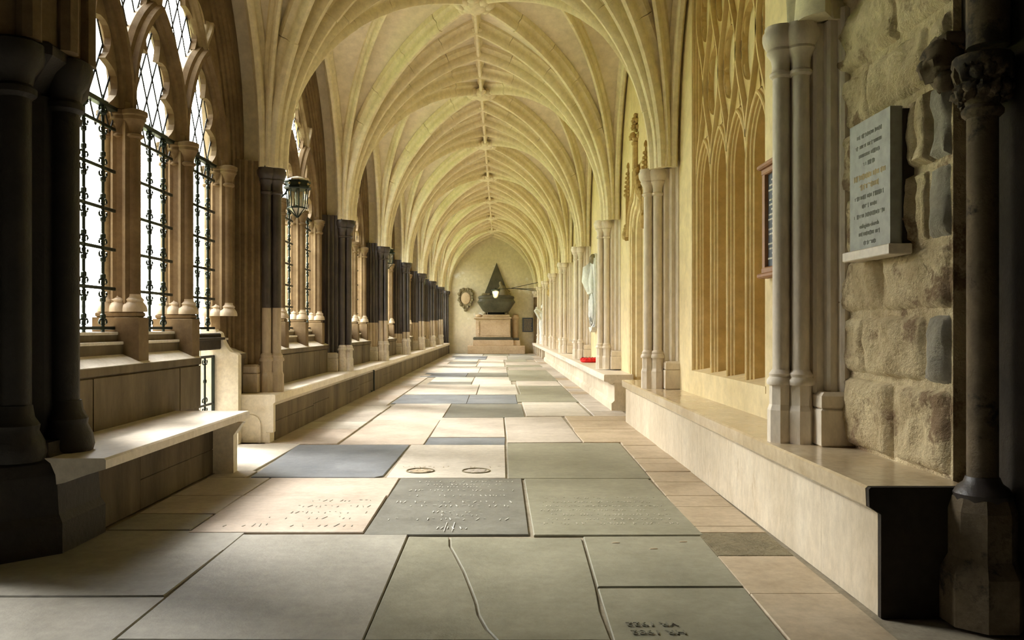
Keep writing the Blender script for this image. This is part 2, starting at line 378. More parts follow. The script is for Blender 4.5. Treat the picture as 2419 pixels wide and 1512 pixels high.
# worn inscriptions: rows of shallow letter strokes, too worn to read
def worn_lines(parent, rows, mat, name='worn_inscription', z=0.0035):
    g = G()
    for (x0, x1, yy, h) in rows:
        x = x0
        while x < x1:
            w = random.uniform(0.25, 0.8)*h
            if random.random() < 0.72:
                t = random.choice([0, 1, 2, 3])
                p = [(x, yy), (x+w*0.5, yy+h)] if t == 0 else [(x, yy+h), (x+w*0.4, yy)] if t == 1 else [(x+w*0.3, yy), (x+w*0.3, yy+h)] if t == 2 else [(x, yy+h*0.9), (x+w*0.7, yy+h*0.9)]
                if random.random() < 0.5: p = [p[0], tuple((Vector(p[0])*0.5+Vector(p[1])*0.5))]
                g.sweep([(p[0][0], p[0][1], z), (p[1][0], p[1][1], z)], [(-0.0025, -0.0009), (0.0025, -0.0009), (0.0025, 0.0009), (-0.0025, 0.0009)], (0, 0, 1))
            x += w+0.2*h
    return obj(name, g, mat, parent)
worn_lines(s_ledger, [(-0.62, 0.10, 6.13, 0.035), (-0.55, 0.05, 6.02, 0.035), (-0.48, 0.0, 5.93, 0.03), (-0.66, 0.12, 5.80, 0.04), (-0.62, 0.05, 5.62, 0.035), (-0.68, 0.1, 5.41, 0.05), (-0.60, 0.1, 5.29, 0.045), (-0.42, -0.1, 5.12, 0.04), (-0.42, -0.1, 5.03, 0.04), (-0.70, 0.08, 4.92, 0.05), (-0.36, -0.16, 4.70, 0.05)], M['chalk'])
gl = G()
for xx in (-0.31, -0.265): gl.sweep([(xx, 4.86, 0.0035), (xx-0.004, 4.64, 0.0035)], [(-0.002, -0.0008), (0.002, -0.0008), (0.002, 0.0008), (-0.002, 0.0008)], (0, 0, 1))
obj('incised_line', gl, M['chalk'], s_ledger)
worn_lines(s_green, [(0.26, 1.05, yy, 0.03) for yy in (5.55, 5.42, 5.29, 5.17, 5.05, 4.93, 4.82)], FS['cream'])
worn_lines(s_pinkins, [(-1.25, -0.85, 5.45, 0.05), (-1.3, -0.82, 5.28, 0.05), (-1.3, -0.82, 5.1, 0.05), (-1.4, -0.82, 4.95, 0.06), (-1.6, -0.85, 4.76, 0.07)], FS['grey'])
worn_lines(s_disc, [(-0.80, 0.04, 6.78, 0.05)], FS['tan'])
for i, (cx, cy) in enumerate(((-0.638, 6.63), (-0.188, 6.63))):
    g = G(); g.tube([(cx+0.11*math.cos(t*PI/12), cy+0.11*math.sin(t*PI/12), 0.001) for t in range(24)], 0.006, 6, True)
    ring = obj('carved_roundel', g, FS['rough'], s_disc)
    g = G()
    for k in range(6):
        t = k*PI/3+i*0.4
        g.blob((cx+0.055*math.cos(t), cy+0.055*math.sin(t), 0.001), 0.034, 8, 4, 0.3, 1, 1, 0.12, k+i)
    g.blob((cx, cy, 0.001), 0.025, 8, 4, 0.1, 1, 1, 0.15, 3)
    obj('carved_petal', g, FS['pale' if i else 'tan'], ring)
def text_mesh(txt, size, depth=0.0015):
    c = bpy.data.curves.new('lettering', 'FONT'); c.body = txt; c.size = size; c.extrude = depth; c.align_x = 'CENTER'; c.resolution_u = 2
    o = bpy.data.objects.new('lettering_source', c); C.objects.link(o)
    dg = bpy.context.evaluated_depsgraph_get(); dg.update()
    me = bpy.data.meshes.new_from_object(o.evaluated_get(dg)); bpy.data.objects.remove(o); bpy.data.curves.remove(c)
    return me
def letter(txt, size, mat, parent, loc, rot):
    me = text_mesh(txt, size); me.materials.clear(); me.materials.append(mat)
    return link('lettering', me, parent, loc, rot)
letter('HR 1982', 0.058, M['cut'], s_date, (0.60, 3.08+0.045, 0.0025), (0, 0, PI))
letter('VR 1922', 0.058, M['cut'], s_date, (0.59, 3.165+0.045, 0.0025), (0, 0, PI))
for xx, yy in ((0.62, 4.40), (0.80, 4.28), (0.985, 4.42)):
    obj('worn_dimple', G().blob((xx, yy, 0.0), 0.018, 8, 4, 0.2, 1.6, 0.6, 0.35, 2), FS['tan'], floor)

# ------------------------------------------------------------------ vault: webs, ribs, bosses
ceiling = struct('ceiling', 'cream ribbed stone vault over the walk')
def web(y0, name='vault_web', mat=None):
    g = G(); N = 22
    xs = [XL-0.32]+[XC-AH*(1-i/N) for i in range(N)]+[XC+AH*i/N for i in range(N+1)]+[XR+0.32]
    ysl = [y0+BAY*j/(2*N) for j in range(2*N+1)]
    vs = [(x, yy, vz(min(XR, max(XL, x)), yy, y0)) for yy in ysl for x in xs]; nx = len(xs); fs = []
    for j in range(2*N):
        for i in range(nx-1):
            a = j*nx+i; q = (a, a+1, a+nx+1, a+nx)
            left = (i <= N); low = (j < N)
            if left == low: fs += [(a, a+nx+1, a+1), (a, a+nx, a+nx+1)]
            else: fs += [(a, a+nx, a+1), (a+1, a+nx, a+nx+1)]
    g.add(vs, fs); return obj(name, g, mat or M['vault'], ceiling, smooth=50)
RSEC = [(0.03, 0.09), (-0.045, 0.085), (-0.075, 0.05), (-0.10, 0.04), (-0.135, 0.048), (-0.185, 0.04), (-0.21, 0.02), (-0.21, -0.02), (-0.185, -0.04), (-0.135, -0.048), (-0.10, -0.04), (-0.075, -0.05), (-0.045, -0.085), (0.03, -0.09)]
def rib_path(p0, p1, y0, n=28):
    pts = []
    for i in range(n+1):
        t = (1-math.cos(PI*i/n))/2 if False else i/n
        t = t**1.6                                # denser near the springing where it is steep
        x = p0[0]+(p1[0]-p0[0])*t; yy = p0[1]+(p1[1]-p0[1])*t
        pts.append((x, yy, vz(x, yy, y0)))
    return pts
def rib(p0, p1, y0, name='vault_rib', sec=RSEC, pieces=0):
    pts = rib_path(p0, p1, y0)
    d = Vector((p1[0]-p0[0], p1[1]-p0[1], 0)).normalized(); N = Vector((-d.y, d.x, 0))
    # in-plane normal A = T x N must point up/outwards (away from the walk)
    T = (Vector(pts[6])-Vector(pts[5])).normalized()
    if T.cross(N).z < 0: N = -N
    if not pieces:
        return obj(name, G().sweep(pts, sec, N), M['rib'], ceiling, smooth=35)
    core = [(0.03, 0.05), (-0.12, 0.03), (-0.12, -0.03), (0.03, -0.05)]
    o = obj(name, G().sweep(pts, core, N), M['parapet'], ceiling)
    L = [0.0]
    for a, b in zip(pts, pts[1:]): L.append(L[-1]+(Vector(b)-Vector(a)).length)
    def at(s):
        for i in range(len(L)-1):
            if s <= L[i+1] or i == len(L)-2:
                return Vector(pts[i]).lerp(Vector(pts[i+1]), (s-L[i])/max(1e-6, L[i+1]-L[i]))
    cuts = [0.0]
    for k in range(1, pieces): cuts.append(L[-1]*(k+random.uniform(-0.16, 0.16))/pieces)
    cuts.append(L[-1])
    for a, b in zip(cuts, cuts[1:]):
        n = 5; a2 = a+(0.005 if a > 0 else 0); b2 = b-(0.005 if b < L[-1] else 0); k = random.uniform(0.97, 1.03)
        obj('voussoir', G().sweep([at(a2+(b2-a2)*i/n) for i in range(n+1)], [(p*k, q*k) for p, q in sec], N), M['rib'], o, smooth=35)
    return o
for k in range(-1, 8):
    y0 = 4.5+BAY*k; y1 = y0+BAY; ym = y0+BAY/2; near = 6 if k in (0, 1, 2) else 0
    web(y0, mat=M['darkstone'] if k < 0 else None)  # unseen near bay coloured dark to cut the light it bounces
    if k < 0: continue
    for X in (XL, XR):
        for yc in (y0, y1):
            rib((X, yc), (XC, ym), y0, pieces=near)                                   # diagonal
            rib((X, yc), (XC, (yc+ym)/2), y0, pieces=near)                            # tierceron to the ridge
            rib((X, yc), ((X+XC)/2, ym), y0, sec=[(a*0.8, b*0.7) for a, b in RSEC])   # tierceron to the side ridge
            rib((X, yc), (X, ym), y0, 'wall_rib', sec=[(a*0.7, b*0.9) for a, b in RSEC])
        rib((X, y1), (XC, y1), y0, 'transverse_rib', sec=[(a*1.1, b*1.15) for a, b in RSEC], pieces=near)
    zr = SPR+RISE
    obj('ridge_rib', G().sweep([(XC, y0+0.001, zr), (XC, y1-0.001, zr)], [(a*-0.0+(-a if False else a), b*0.8) for a, b in RSEC], (1, 0, 0)) if False else
        G().sweep([(XC, y1, zr), (XC, y0, zr)], [(a, b*0.75) for a, b in RSEC], (1, 0, 0)), M['rib'], ceiling, smooth=35)
    g = G()
    g.blob((XC, ym, zr-0.19), 0.20, 14, 8, 0.25, 1, 1, 0.5, k)
    for q in range(8):
        t = q*PI/4; g.blob((XC+0.19*math.cos(t), ym+0.19*math.sin(t), zr-0.19), 0.09, 8, 6, 0.4, 1, 1, 0.8, q+k*9)
    obj('leaf_boss', g, M['rib'], ceiling, smooth=60)
    for yq in ((y0+ym)/2, (y1+ym)/2, y1):
        obj('ridge_knot', G().blob((XC, yq, zr-0.15), 0.085, 8, 6, 0.3, 1, 1, 0.6, yq), M['rib'], ceiling, smooth=60)

# solid springers where the ribs gather above each capital
def springer(X, yk):
    sgn = 1 if X < XC else -1
    dirs = []
    for y0, sy in ((yk-BAY, -1), (yk, 1)):
        ym = y0+BAY/2
        L = [((X, ym), y0), (((X+XC)/2, ym), y0), ((XC, ym), y0), ((XC, (yk+ym)/2), y0)]
        dirs.append(L if sy < 0 else L[::-1])
    seq = dirs[0]+[((XC, yk), yk)]+dirs[1]
    g = G(); H = 0.95; nz = 10; rings = []
    for j in range(nz+1):
        h = H*j/nz; z = SPR+h; ring = []
        for (p1, y0) in seq:
            lo, hi = 0.0, 1.0
            for _ in range(24):
                m_ = (lo+hi)/2
                x = X+(p1[0]-X)*m_; yy = yk+(p1[1]-yk)*m_
                if vz(x, yy, y0) < z: lo = m_
                else: hi = m_
            d = Vector((p1[0]-X, p1[1]-yk)); d.normalize()
            e = 0.185*(1-0.85*(h/H)**1.3)
            if abs(d.x) < 0.05: e = 0.06*(1-h/H)
            ring.append((X+(p1[0]-X)*lo+d.x*e, yk+(p1[1]-yk)*lo+d.y*e, z))
        bx = X-sgn*0.30
        ring = [(bx, ring[0][1], z)]+ring+[(bx, ring[-1][1], z)]
        rings += ring; m = len(ring)
    fs = []
    for j in range(nz):
        for i in range(m-1): fs.append((j*m+i, j*m+i+1, (j+1)*m+i+1, (j+1)*m+i))
    fs.append(tuple(range(m))); g.add(rings, fs)
    return obj('springer', g, M['rib'], ceiling, smooth=60)
for yk in PY[:8]:
    for X in ((XL, XR) if yk > 5 else (XR,)): springer(X, yk)

# ------------------------------------------------------------------ left arcade wall with window openings
SPW = SPR-0.06
WX0, WX1 = -2.66, -2.98       # inner and outer faces of the window wall
OW, OR_ = 1.60, 2.15          # opening half width, rise above springing
WR = (OW*OW+OR_*OR_)/(2*OW); WC = WR-OW
def open_curve(off, sill, n=18):
    w = OW+off; R = WR+off; pts = [(-w, sill), (-w, SPW)]
    zt = math.sqrt(R*R-WC*WC)
    tmax = math.acos(WC/R)
    for i in range(1, n+1):
        t = tmax*i/n; pts.append((WC-R*math.cos(t), SPW+R*math.sin(t)))
    return pts+[(-a, b) for a, b in pts[-2::-1]]
wall_left = struct('wall_left', 'arcaded window wall along the garth')
def window_wall_mesh():
    g = G(); HB = BAY/2; top = 6.0
    offs = [(0.26, WX0), (0.26, WX0-0.015), (0.215, WX0-0.03), (0.215, WX0-0.045), (0.165, WX0-0.055), (0.165, WX0-0.075), (0.11, WX0-0.085), (0.11, WX0-0.105), (0.05, WX0-0.12), (0.0, WX0-0.13), (0.0, WX1+0.1), (0.08, WX1)]
    curves = [open_curve(o, 0.86) for o, _ in offs]; n = len(curves[0])
    # outer rectangle path matched to the curve
    def outer(c):
        out = []; m = n
        for i, (a, b) in enumerate(c):
            if i in (0, 1): out.append((-HB, b))
            elif i in (m-1, m-2): out.append((HB, b))
            else:
                t = (i-1)/(m-3)
                if t < 0.3: out.append((-HB, SPW+(top-SPW)*t/0.3))
                elif t > 0.7: out.append((HB, SPW+(top-SPW)*(1-t)/0.3))
                else: out.append((-HB+2*HB*(t-0.3)/0.4, top))
        return out
    def ring(c0, x0, c1, x1):
        vs = [(x0, a, b) for a, b in c0]+[(x1, a, b) for a, b in c1]
        g.add(vs, [(i, i+1, n+i+1, n+i) for i in range(n-1)])
    ring(outer(curves[0]), WX0, curves[0], WX0)
    for (c0, (o0, x0)), (c1, (o1, x1)) in zip(zip(curves, offs), list(zip(curves, offs))[1:]): ring(c0, x0, c1, x1)
    ring(curves[-1], WX1, outer(curves[-1]), WX1)
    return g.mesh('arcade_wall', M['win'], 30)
wall_mesh = window_wall_mesh()
def parapet(ya, yb):
    prof = [(-2.62, -0.02), (-2.62, 0.83), (-2.60, 0.84), (-2.60, 0.89), (-2.63, 0.905), (-2.75, 0.955), (-2.75, 1.03), (-2.79, 1.045), (-2.79, 1.10), (-2.84, 1.115), (-2.98, 1.08), (-2.98, -0.02)]
    g = G(); n = len(prof)
    g.add([(x, ya, z) for x, z in prof]+[(x, yb, z) for x, z in prof], [(i, (i+1) % n, n+(i+1) % n, n+i) for i in range(n)]+[tuple(range(n-1, -1, -1)), tuple(range(n, 2*n))])
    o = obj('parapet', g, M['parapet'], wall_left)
    # slopes of the sill, in a paler stone than the parapet
    s = G(); s.add([(-2.605, ya+0.003, 0.895), (-2.605, yb-0.003, 0.895), (-2.755, yb-0.003, 0.962), (-2.755, ya+0.003, 0.962), (-2.755, ya+0.003, 0.95), (-2.605, ya+0.003, 0.885), (-2.755, yb-0.003, 0.95), (-2.605, yb-0.003, 0.885)],
                   [(0, 1, 2, 3), (0, 5, 7, 1), (3, 4, 5, 0), (1, 7, 6, 2)])
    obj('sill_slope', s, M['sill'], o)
    s = G(); s.box(-2.81, -2.745, ya+0.003, yb-0.003, 1.03, 1.052, 0.004); s.box(-3.0, -2.785, ya+0.003, yb-0.003, 1.10, 1.122, 0.004)
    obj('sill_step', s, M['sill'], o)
    return o
for k in range(8):
    yc = PY[k]+BAY/2+0.06
    link('arcade_wall', wall_mesh, wall_left, (0, yc, 0))
    if k == 0:
        parapet(PY[0], yc+0.56); parapet(yc+1.56, PY[1])
    else: parapet(PY[k], PY[k+1])
    # plain dado panels (upright facing stones) between bench and sill
    yy = PY[k]+0.3; yend = (yc+0.55) if k == 0 else PY[k+1]-0.3
    while yy < yend-0.1 and k < 4:
        w = min(random.uniform(0.34, 0.5), yend-yy)
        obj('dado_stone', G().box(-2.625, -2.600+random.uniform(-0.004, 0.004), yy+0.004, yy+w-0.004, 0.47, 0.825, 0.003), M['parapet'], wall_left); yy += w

# ------------------------------------------------------------------ windows: mullions, tracery, leaded heads
LP = 1.05
def shaft_profile(r, z0, z1):
    return [(r*1.9, z0), (r*1.9, z0+0.02), (r*1.75, z0+0.045), (r*1.3, z0+0.075), (r*1.45, z0+0.09), (r*1.05, z0+0.11), (r, z0+0.12), (r, z1)]
def cap_profile(r, z):
    return [(r, z), (r*1.35, z+0.012), (r*1.35, z+0.028), (r*1.02, z+0.04), (r*1.15, z+0.08), (r*1.6, z+0.13), (r*1.75, z+0.135), (r*1.75, z+0.16), (r*1.95, z+0.17), (r*1.95, z+0.20), (r*1.2, z+0.215)]
ZP = 1.27                       # pedestal top under the mullions
mm = {}
g = G(); g.prism([(-2.715, -0.04), (-2.745, -0.062), (-2.775, -0.045), (-2.815, -0.045), (-2.84, -0.055), (-2.865, -0.035), (-2.865, 0.035), (-2.84, 0.055), (-2.815, 0.045), (-2.775, 0.045), (-2.745, 0.062), (-2.715, 0.04)], 'z', ZP, SPW+0.05)
mm['mullion'] = g.mesh('mullion', M['win'])
g = G(); g.box(-2.82, -2.635, -0.085, 0.085, 0.88, ZP-0.04, 0.006); g.box(-2.98, -2.82, -0.08, 0.08, 1.05, ZP-0.04); g.box(-2.96, -2.655, -0.075, 0.075, ZP-0.04, ZP, 0.01)
mm['pedestal'] = g.mesh('pedestal', M['win'])
g = G(); g.lathe([(0.046, ZP+0.12), (0.046, SPW-0.20)], 14, (-2.705, 0, 0)); mm['in'] = g.mesh('inner_shaft', M['win'], 40)
g = G(); g.lathe([(0.038, ZP+0.12), (0.038, SPW-0.20)], 14, (-2.905, 0, 0)); mm['out'] = g.mesh('outer_shaft', M['tracery'], 40)
g = G(); g.lathe(shaft_profile(0.048, ZP, ZP+0.13), 14, (-2.705, 0, 0)); g.lathe(shaft_profile(0.045, ZP, ZP+0.13), 12, (-2.81, 0, 0)); g.lathe(shaft_profile(0.04, ZP, ZP+0.13), 12, (-2.905, 0, 0)); mm['base'] = g.mesh('shaft_base', M['palestone'], 35)
g = G(); g.lathe(cap_profile(0.048, SPW-0.21), 14, (-2.705, 0, 0)); g.lathe(cap_profile(0.045, SPW-0.21), 12, (-2.81, 0, 0)); g.lathe(cap_profile(0.04, SPW-0.21), 12, (-2.905, 0, 0)); mm['cap'] = g.mesh('shaft_capital', M['win'], 35)
ARH = 0.96                      # rise of the light heads
def light_arch(hw, rise, n=14, flat=False):
    R = (hw*hw+rise*rise)/(2*hw); c = R-hw; tm = math.acos(c/R)
    L = [(c-R*math.cos(tm*i/n), SPW+R*math.sin(tm*i/n)) for i in range(n+1)]
    return L
BSEC = [(-0.07, 0.0), (-0.055, 0.045), (-0.03, 0.06), (-0.022, 0.10), (0.022, 0.10), (0.03, 0.06), (0.055, 0.045), (0.07, 0.0), (0.05, -0.05), (0.02, -0.085), (-0.02, -0.085), (-0.05, -0.05)]
XT = -2.80                      # tracery centre plane
def barmesh(path2, name, mat, sec=BSEC, k=1.0, x=XT):
    return G().sweep([(x, a, b) for a, b in path2], [(p*k, q) for p, q in sec], (1, 0, 0)).mesh(name, mat, 40)
LA = light_arch(0.52, ARH)
mm['headL'] = barmesh(LA, 'head_bar', M['win']); mm['headR'] = barmesh([(-a, b) for a, b in LA], 'head_bar', M['win'])
def s_curve(p, q, n=12):
    out = []
    for i in range(n+1):
        t = i/n; s = t*t*(3-2*t); out.append((p[0]+(q[0]-p[0])*s, p[1]+(q[1]-p[1])*t))
    return out
Z1 = SPW+ARH; Z2 = 4.50
nets = [s_curve((-1.04, Z1), (-0.52, Z2)), s_curve((0, Z1), (-0.52, Z2)), s_curve((0, Z1), (0.52, Z2)), s_curve((1.04, Z1), (0.52, Z2)),
        s_curve((-0.52, Z2), (0, 4.93), 8), s_curve((0.52, Z2), (0, 4.93), 8), s_curve((-1.04, Z1), (-1.22, 4.05), 5), s_curve((1.04, Z1), (1.22, 4.05), 5)]
TSEC = [(a, b*0.8) for a, b in BSEC]
mm['net'] = [barmesh(c, 'tracery_bar', M['tracery'], TSEC, 0.75) for c in nets]
def cusp_plate(curve, side, nf, h, name='cusped_fringe', x0=-2.835, x1=-2.785, inner=0.035, fade=False):
    """scalloped plate hugging one curve on the given side"""
    n = len(curve); m = nf*8; fine = []
    L = [0]
    for a, b in zip(curve, curve[1:]): L.append(L[-1]+math.hypot(b[0]-a[0], b[1]-a[1]))
    c0 = []; c1 = []
    for i in range(m+1):
        s = L[-1]*i/m
        j = max(q for q in range(n-1) if L[q] <= s+1e-9); t = (s-L[j])/max(1e-9, L[j+1]-L[j])
        p = Vector(curve[j]).lerp(Vector(curve[j+1]), min(1, t)); d = (Vector(curve[j+1])-Vector(curve[j])).normalized()
        nn = Vector((d.y, -d.x))*side; off = inner+h*(1-abs(math.sin(PI*nf*i/m)))**1.3*(math.sin(PI*i/m)**0.7 if fade else 1)
        c0.append(tuple(p)); c1.append(tuple(p+nn*off))
    return G().ribbon(c0, c1, x0, x1).mesh(name, M['win'], 0)
mm['cuspL'] = cusp_plate(LA, 1, 3, 0.15, inner=0.075); mm['cuspR'] = cusp_plate([(-a, b) for a, b in LA], -1, 3, 0.15, inner=0.075)
mm['cell'] = []
for (p, q, sd) in ((0, None, 1), (1, None, -1), (2, None, 1), (3, None, -1)):
    mm['cell'].append(cusp_plate(nets[p], sd, 2, 0.10, inner=0.04))
    mm['cell'].append(cusp_plate(nets[p], -sd, 2, 0.08, inner=0.04))
for p, sd in ((4, 1), (5, -1)): mm['cell'].append(cusp_plate(nets[p], sd, 2, 0.09, inner=0.04))
OC = open_curve(0.0, SPW)[1:]
half = [q for q in OC if q[0] <= 1e-6]
mm['rimL'] = cusp_plate(half, 1, 7, 0.09, inner=0.03); mm['rimR'] = cusp_plate([(-a, b) for a, b in half], -1, 7, 0.09, inner=0.03)
def inside_light(a, z):
    R = (0.52**2+ARH**2)/(2*0.52); c = R-0.52
    return z > SPW and math.hypot(abs(a)+c, z-SPW) < R-0.02
def inside_open(a, z): return z > SPW and math.hypot(abs(a)+WC, z-SPW) < WR+0.02
DW, DH = 0.105, 0.20
dia = G(); dia.add([(0, -DW*0.97, 0), (0, 0, -DH*0.97), (0, DW*0.97, 0), (0, 0, DH*0.97), (0.004, -DW*0.97, 0), (0.004, 0, -DH*0.97), (0.004, DW*0.97, 0), (0.004, 0, DH*0.97)],
                   [(0, 1, 2, 3), (7, 6, 5, 4), (0, 4, 5, 1), (1, 5, 6, 2), (2, 6, 7, 3), (3, 7, 4, 0)])
mm['diamond'] = dia.mesh('diamond_pane', M['pane'])
def lattice_cells(fn, a0, a1, z0, z1):
    out = []
    nz = int((z1-z0)/DH)+2; na = int((a1-a0)/DW)+2
    for i in range(na+1):
        for j in range(nz+1):
            if (i+j) % 2 == 0:
                a = a0+i*DW; z = z0+j*DH
                if fn(a, z): out.append((a, z))
    return out
cells_light = lattice_cells(inside_light, -0.42, 0.42, SPW+0.02, SPW+ARH)
cells_head = [c for c in lattice_cells(inside_open, -1.575, 1.575, SPW+0.02, 5.0) if not any(inside_light(c[0]-q*LP, c[1]) for q in (-1, 0, 1))]
def lattice_mesh(cells, name):
    g = G(); sq = [(-0.008, -0.003), (0.008, -0.003), (0.008, 0.003), (-0.008, 0.003)]
    for a, z in cells:
        g.sweep([(-2.838, a-DW, z), (-2.838, a, z+DH)], sq, (1, 0, 0), cap=False); g.sweep([(-2.838, a, z+DH), (-2.838, a+DW, z)], sq, (1, 0, 0), cap=False)
        g.sweep([(-2.838, a-DW, z), (-2.838, a, z-DH)], sq, (1, 0, 0), cap=False); g.sweep([(-2.838, a, z-DH), (-2.838, a+DW, z)], sq, (1, 0, 0), cap=False)
    return g.mesh(name, M['lead'])
mm['lattice'] = lattice_mesh(cells_light, 'lead_lattice'); mm['lattice_head'] = lattice_mesh(cells_head, 'lead_lattice')
def panes_joined(cells):
    g = G()
    for a, z in cells: g.add([(-2.842, a-DW*0.97, z), (-2.842, a, z-DH*0.97), (-2.842, a+DW*0.97, z), (-2.842, a, z+DH*0.97)], [(0, 1, 2, 3)])
    return g.mesh('leaded_panes', M['pane'])
mm['panes'] = panes_joined(cells_light); mm['panes_head'] = panes_joined(cells_head)
mm['transom'] = G().box(-2.85, -2.79, -0.47, 0.47, SPW-0.03, SPW+0.005, 0.004).mesh('transom_bar', M['iron'])
g = G()
for xo in (0, 1):
    pass
for k in range(8):
    yc = PY[k]+BAY/2+0.06
    w = struct('window_%d' % (k+1), 'three-light traceried window, %s along the arcade' % ORD[k], (0, yc, 0))
    for q, nm in ((-1.5, 'jamb_shaft'), (-0.5, 'mullion'), (0.5, 'mullion'), (1.5, 'jamb_shaft')):
        m = link(nm, mm['mullion'], w, (0, q*LP, 0))
        for key, n2 in (('in', 'inner_shaft'), ('out', 'outer_shaft'), ('base', 'shaft_base'), ('cap', 'shaft_capital'), ('pedestal', 'pedestal')):
            if k == 0 and q == 1.5 and key == 'pedestal': continue
            link(n2, mm[key], m)
    for q in (-1, 0, 1):
        link('head_bar', mm['headL'], w, (0, q*LP, 0)); link('head_bar', mm['headR'], w, (0, q*LP, 0))
        link('cusped_fringe', mm['cuspL'], w, (0, q*LP, 0)); link('cusped_fringe', mm['cuspR'], w, (0, q*LP, 0))
        if k < 8:
            la = link('lead_lattice', mm['lattice'], w, (0, q*LP, 0)); link('transom_bar', mm['transom'], w, (0, q*LP, 0))
            if k == 0:
                for a, z in cells_light: link('diamond_pane', mm['diamond'], w, (-2.846, q*LP+a, z))
            else: tag(link('leaded_panes', mm['panes'], w, (0, q*LP, 0)), kind='stuff')
    for me in mm['net']: link('tracery_bar', me, w)
    for me in mm['cell']: link('cusped_fringe', me, w)
    link('cusped_fringe', mm['rimL'], w); link('cusped_fringe', mm['rimR'], w)
    if k < 8:
        link('lead_lattice', mm['lattice_head'], w); tag(link('leaded_panes', mm['panes_head'], w), kind='stuff')

# ------------------------------------------------------------------ iron grilles, one per light
rails_z = [1.15, 1.435, 1.72, 2.005, 2.29, 2.60]
GX = -2.815
gm = {}
gm['rail'] = G().box(GX-0.008, GX+0.008, -0.45, 0.45, -0.012, 0.012, 0.003).mesh('rail', M['iron'])
g = G(); prof = [(0.013, 1.12), (0.013, 1.30)]
for a, b in zip(rails_z, rails_z[1:]):
    m_ = (a+b)/2
    for dz in (-0.06, 0.06): prof += [(0.012, m_+dz-0.02), (0.02, m_+dz-0.012), (0.02, m_+dz+0.012), (0.012, m_+dz+0.02)]
prof = sorted(prof, key=lambda p: p[1])
prof += [(0.012, 2.66), (0.026, 2.675), (0.026, 2.69), (0.014, 2.70), (0.02, 2.735), (0.004, 2.80), (0.001, 2.82)]
g.lathe(prof, 8, (GX, 0, 0)); gm['upright'] = g.mesh('upright', M['iron'], 40)
g = G()
for z in rails_z:
    for sy in (-1, 1):
        for sz in (-1, 1):
            if z == rails_z[0] and sz < 0: continue
            if z == rails_z[-1] and sz > 0:
                cyy, czz, r_ = sy*0.035, z+0.10, 0.026
            else: cyy, czz, r_ = sy*0.036, sz*0.042+z, 0.024
            pts = []
            for i in range(10):
                t = PI*1.55*i/9-0.3*PI
                rr = r_*(1-0.25*i/9)
                pts.append((GX, cyy-sy*rr*math.cos(t)*1.0, czz+sz*rr*math.sin(t)))
            g.tube(pts, 0.0075, 5)
gm['scroll'] = g.mesh('scrollwork', M['iron'], 50)
lightname = ['nearer', 'middle', 'farther']
for k in range(8):
    yc = PY[k]+BAY/2+0.06
    for q in (-1, 0, 1):
        t = thing('iron_window_grille', 'spiked dark green iron grille in the %s light of the %s arcade window' % (lightname[q+1], ORD[k]), 'window grille', (0, yc+q*LP, 0), 'iron grilles in the arcade windows')
        for z in rails_z: link('rail', gm['rail'], t, (0, 0, z))
        for yy in (-0.27, 0.0, 0.27):
            u = link('upright', gm['upright'], t, (0, yy, 0)); link('scrollwork', gm['scroll'], u)
# gate under the third light of the first window
yg = PY[0]+BAY/2+LP+0.06
t = thing('iron_gate', 'low scrolled iron gate closing the doorway to the garth', 'gate', (0, yg, 0))
obj('gate_frame', G().box(-2.835, -2.81, -0.45, 0.45, 0.86, 0.885, 0.004).box(-2.835, -2.81, -0.45, 0.45, 0.40, 0.42, 0.004).box(-2.835, -2.81, -0.45, 0.45, 0.03, 0.055, 0.004).box(-2.835, -2.81, -0.45, -0.425, 0.02, 0.885, 0.004).box(-2.835, -2.81, 0.425, 0.45, 0.02, 0.885, 0.004), M['iron'], t)
for yy in (-0.21, 0.0, 0.21):
    u = obj('upright', G().lathe([(0.011, 0.03), (0.011, 0.2), (0.018, 0.21), (0.018, 0.23), (0.011, 0.24), (0.011, 0.62), (0.018, 0.63), (0.018, 0.65), (0.011, 0.66), (0.011, 0.87)], 8, (-2.822, yy, 0)), M['iron'], t, smooth=40)
    g = G()
    for z in (0.41, 0.87):
        for sy in (-1, 1):
            for sz in (-1, 1):
                if z > 0.8 and sz > 0: continue
                g.tube([(-2.822, yy+sy*0.036-sy*0.024*math.cos(PI*1.55*i/9-0.94), z+sz*0.045+sz*0.024*math.sin(PI*1.55*i/9-0.94)) for i in range(10)], 0.007, 5)
    obj('scrollwork', g, M['iron'], u)
o = obj('gate_lintel', G().box(-2.86, -2.75, yg-0.46, yg+0.46, 0.94, 1.10, 0.01).box(-2.90, -2.71, yg-0.46, yg+0.46, 1.035, 1.06, 0.004), M['darkstone'])
tag(o, 'dark moulded lintel bar between gate and window grille', 'lintel')
# pale cheek stone with a scrolled top beside the doorway
pr = [(-2.95, 0.0), (-2.58, 0.0), (-2.58, 0.88), (-2.60, 0.90)]
for i in range(9):
    a = i/8; pr.append((-2.62-0.13*a, 0.905+0.17*a*a))
pr += [(-2.755, 1.10), (-2.775, 1.115), (-2.795, 1.11), (-2.805, 1.14), (-2.95, 1.14)]
o = obj('door_cheek', G().prism(pr, 'y', yg+0.455, yg+0.555), M['newstone']); tag(o, 'cream cheek stone with scrolled top beside the garth doorway', 'door jamb')

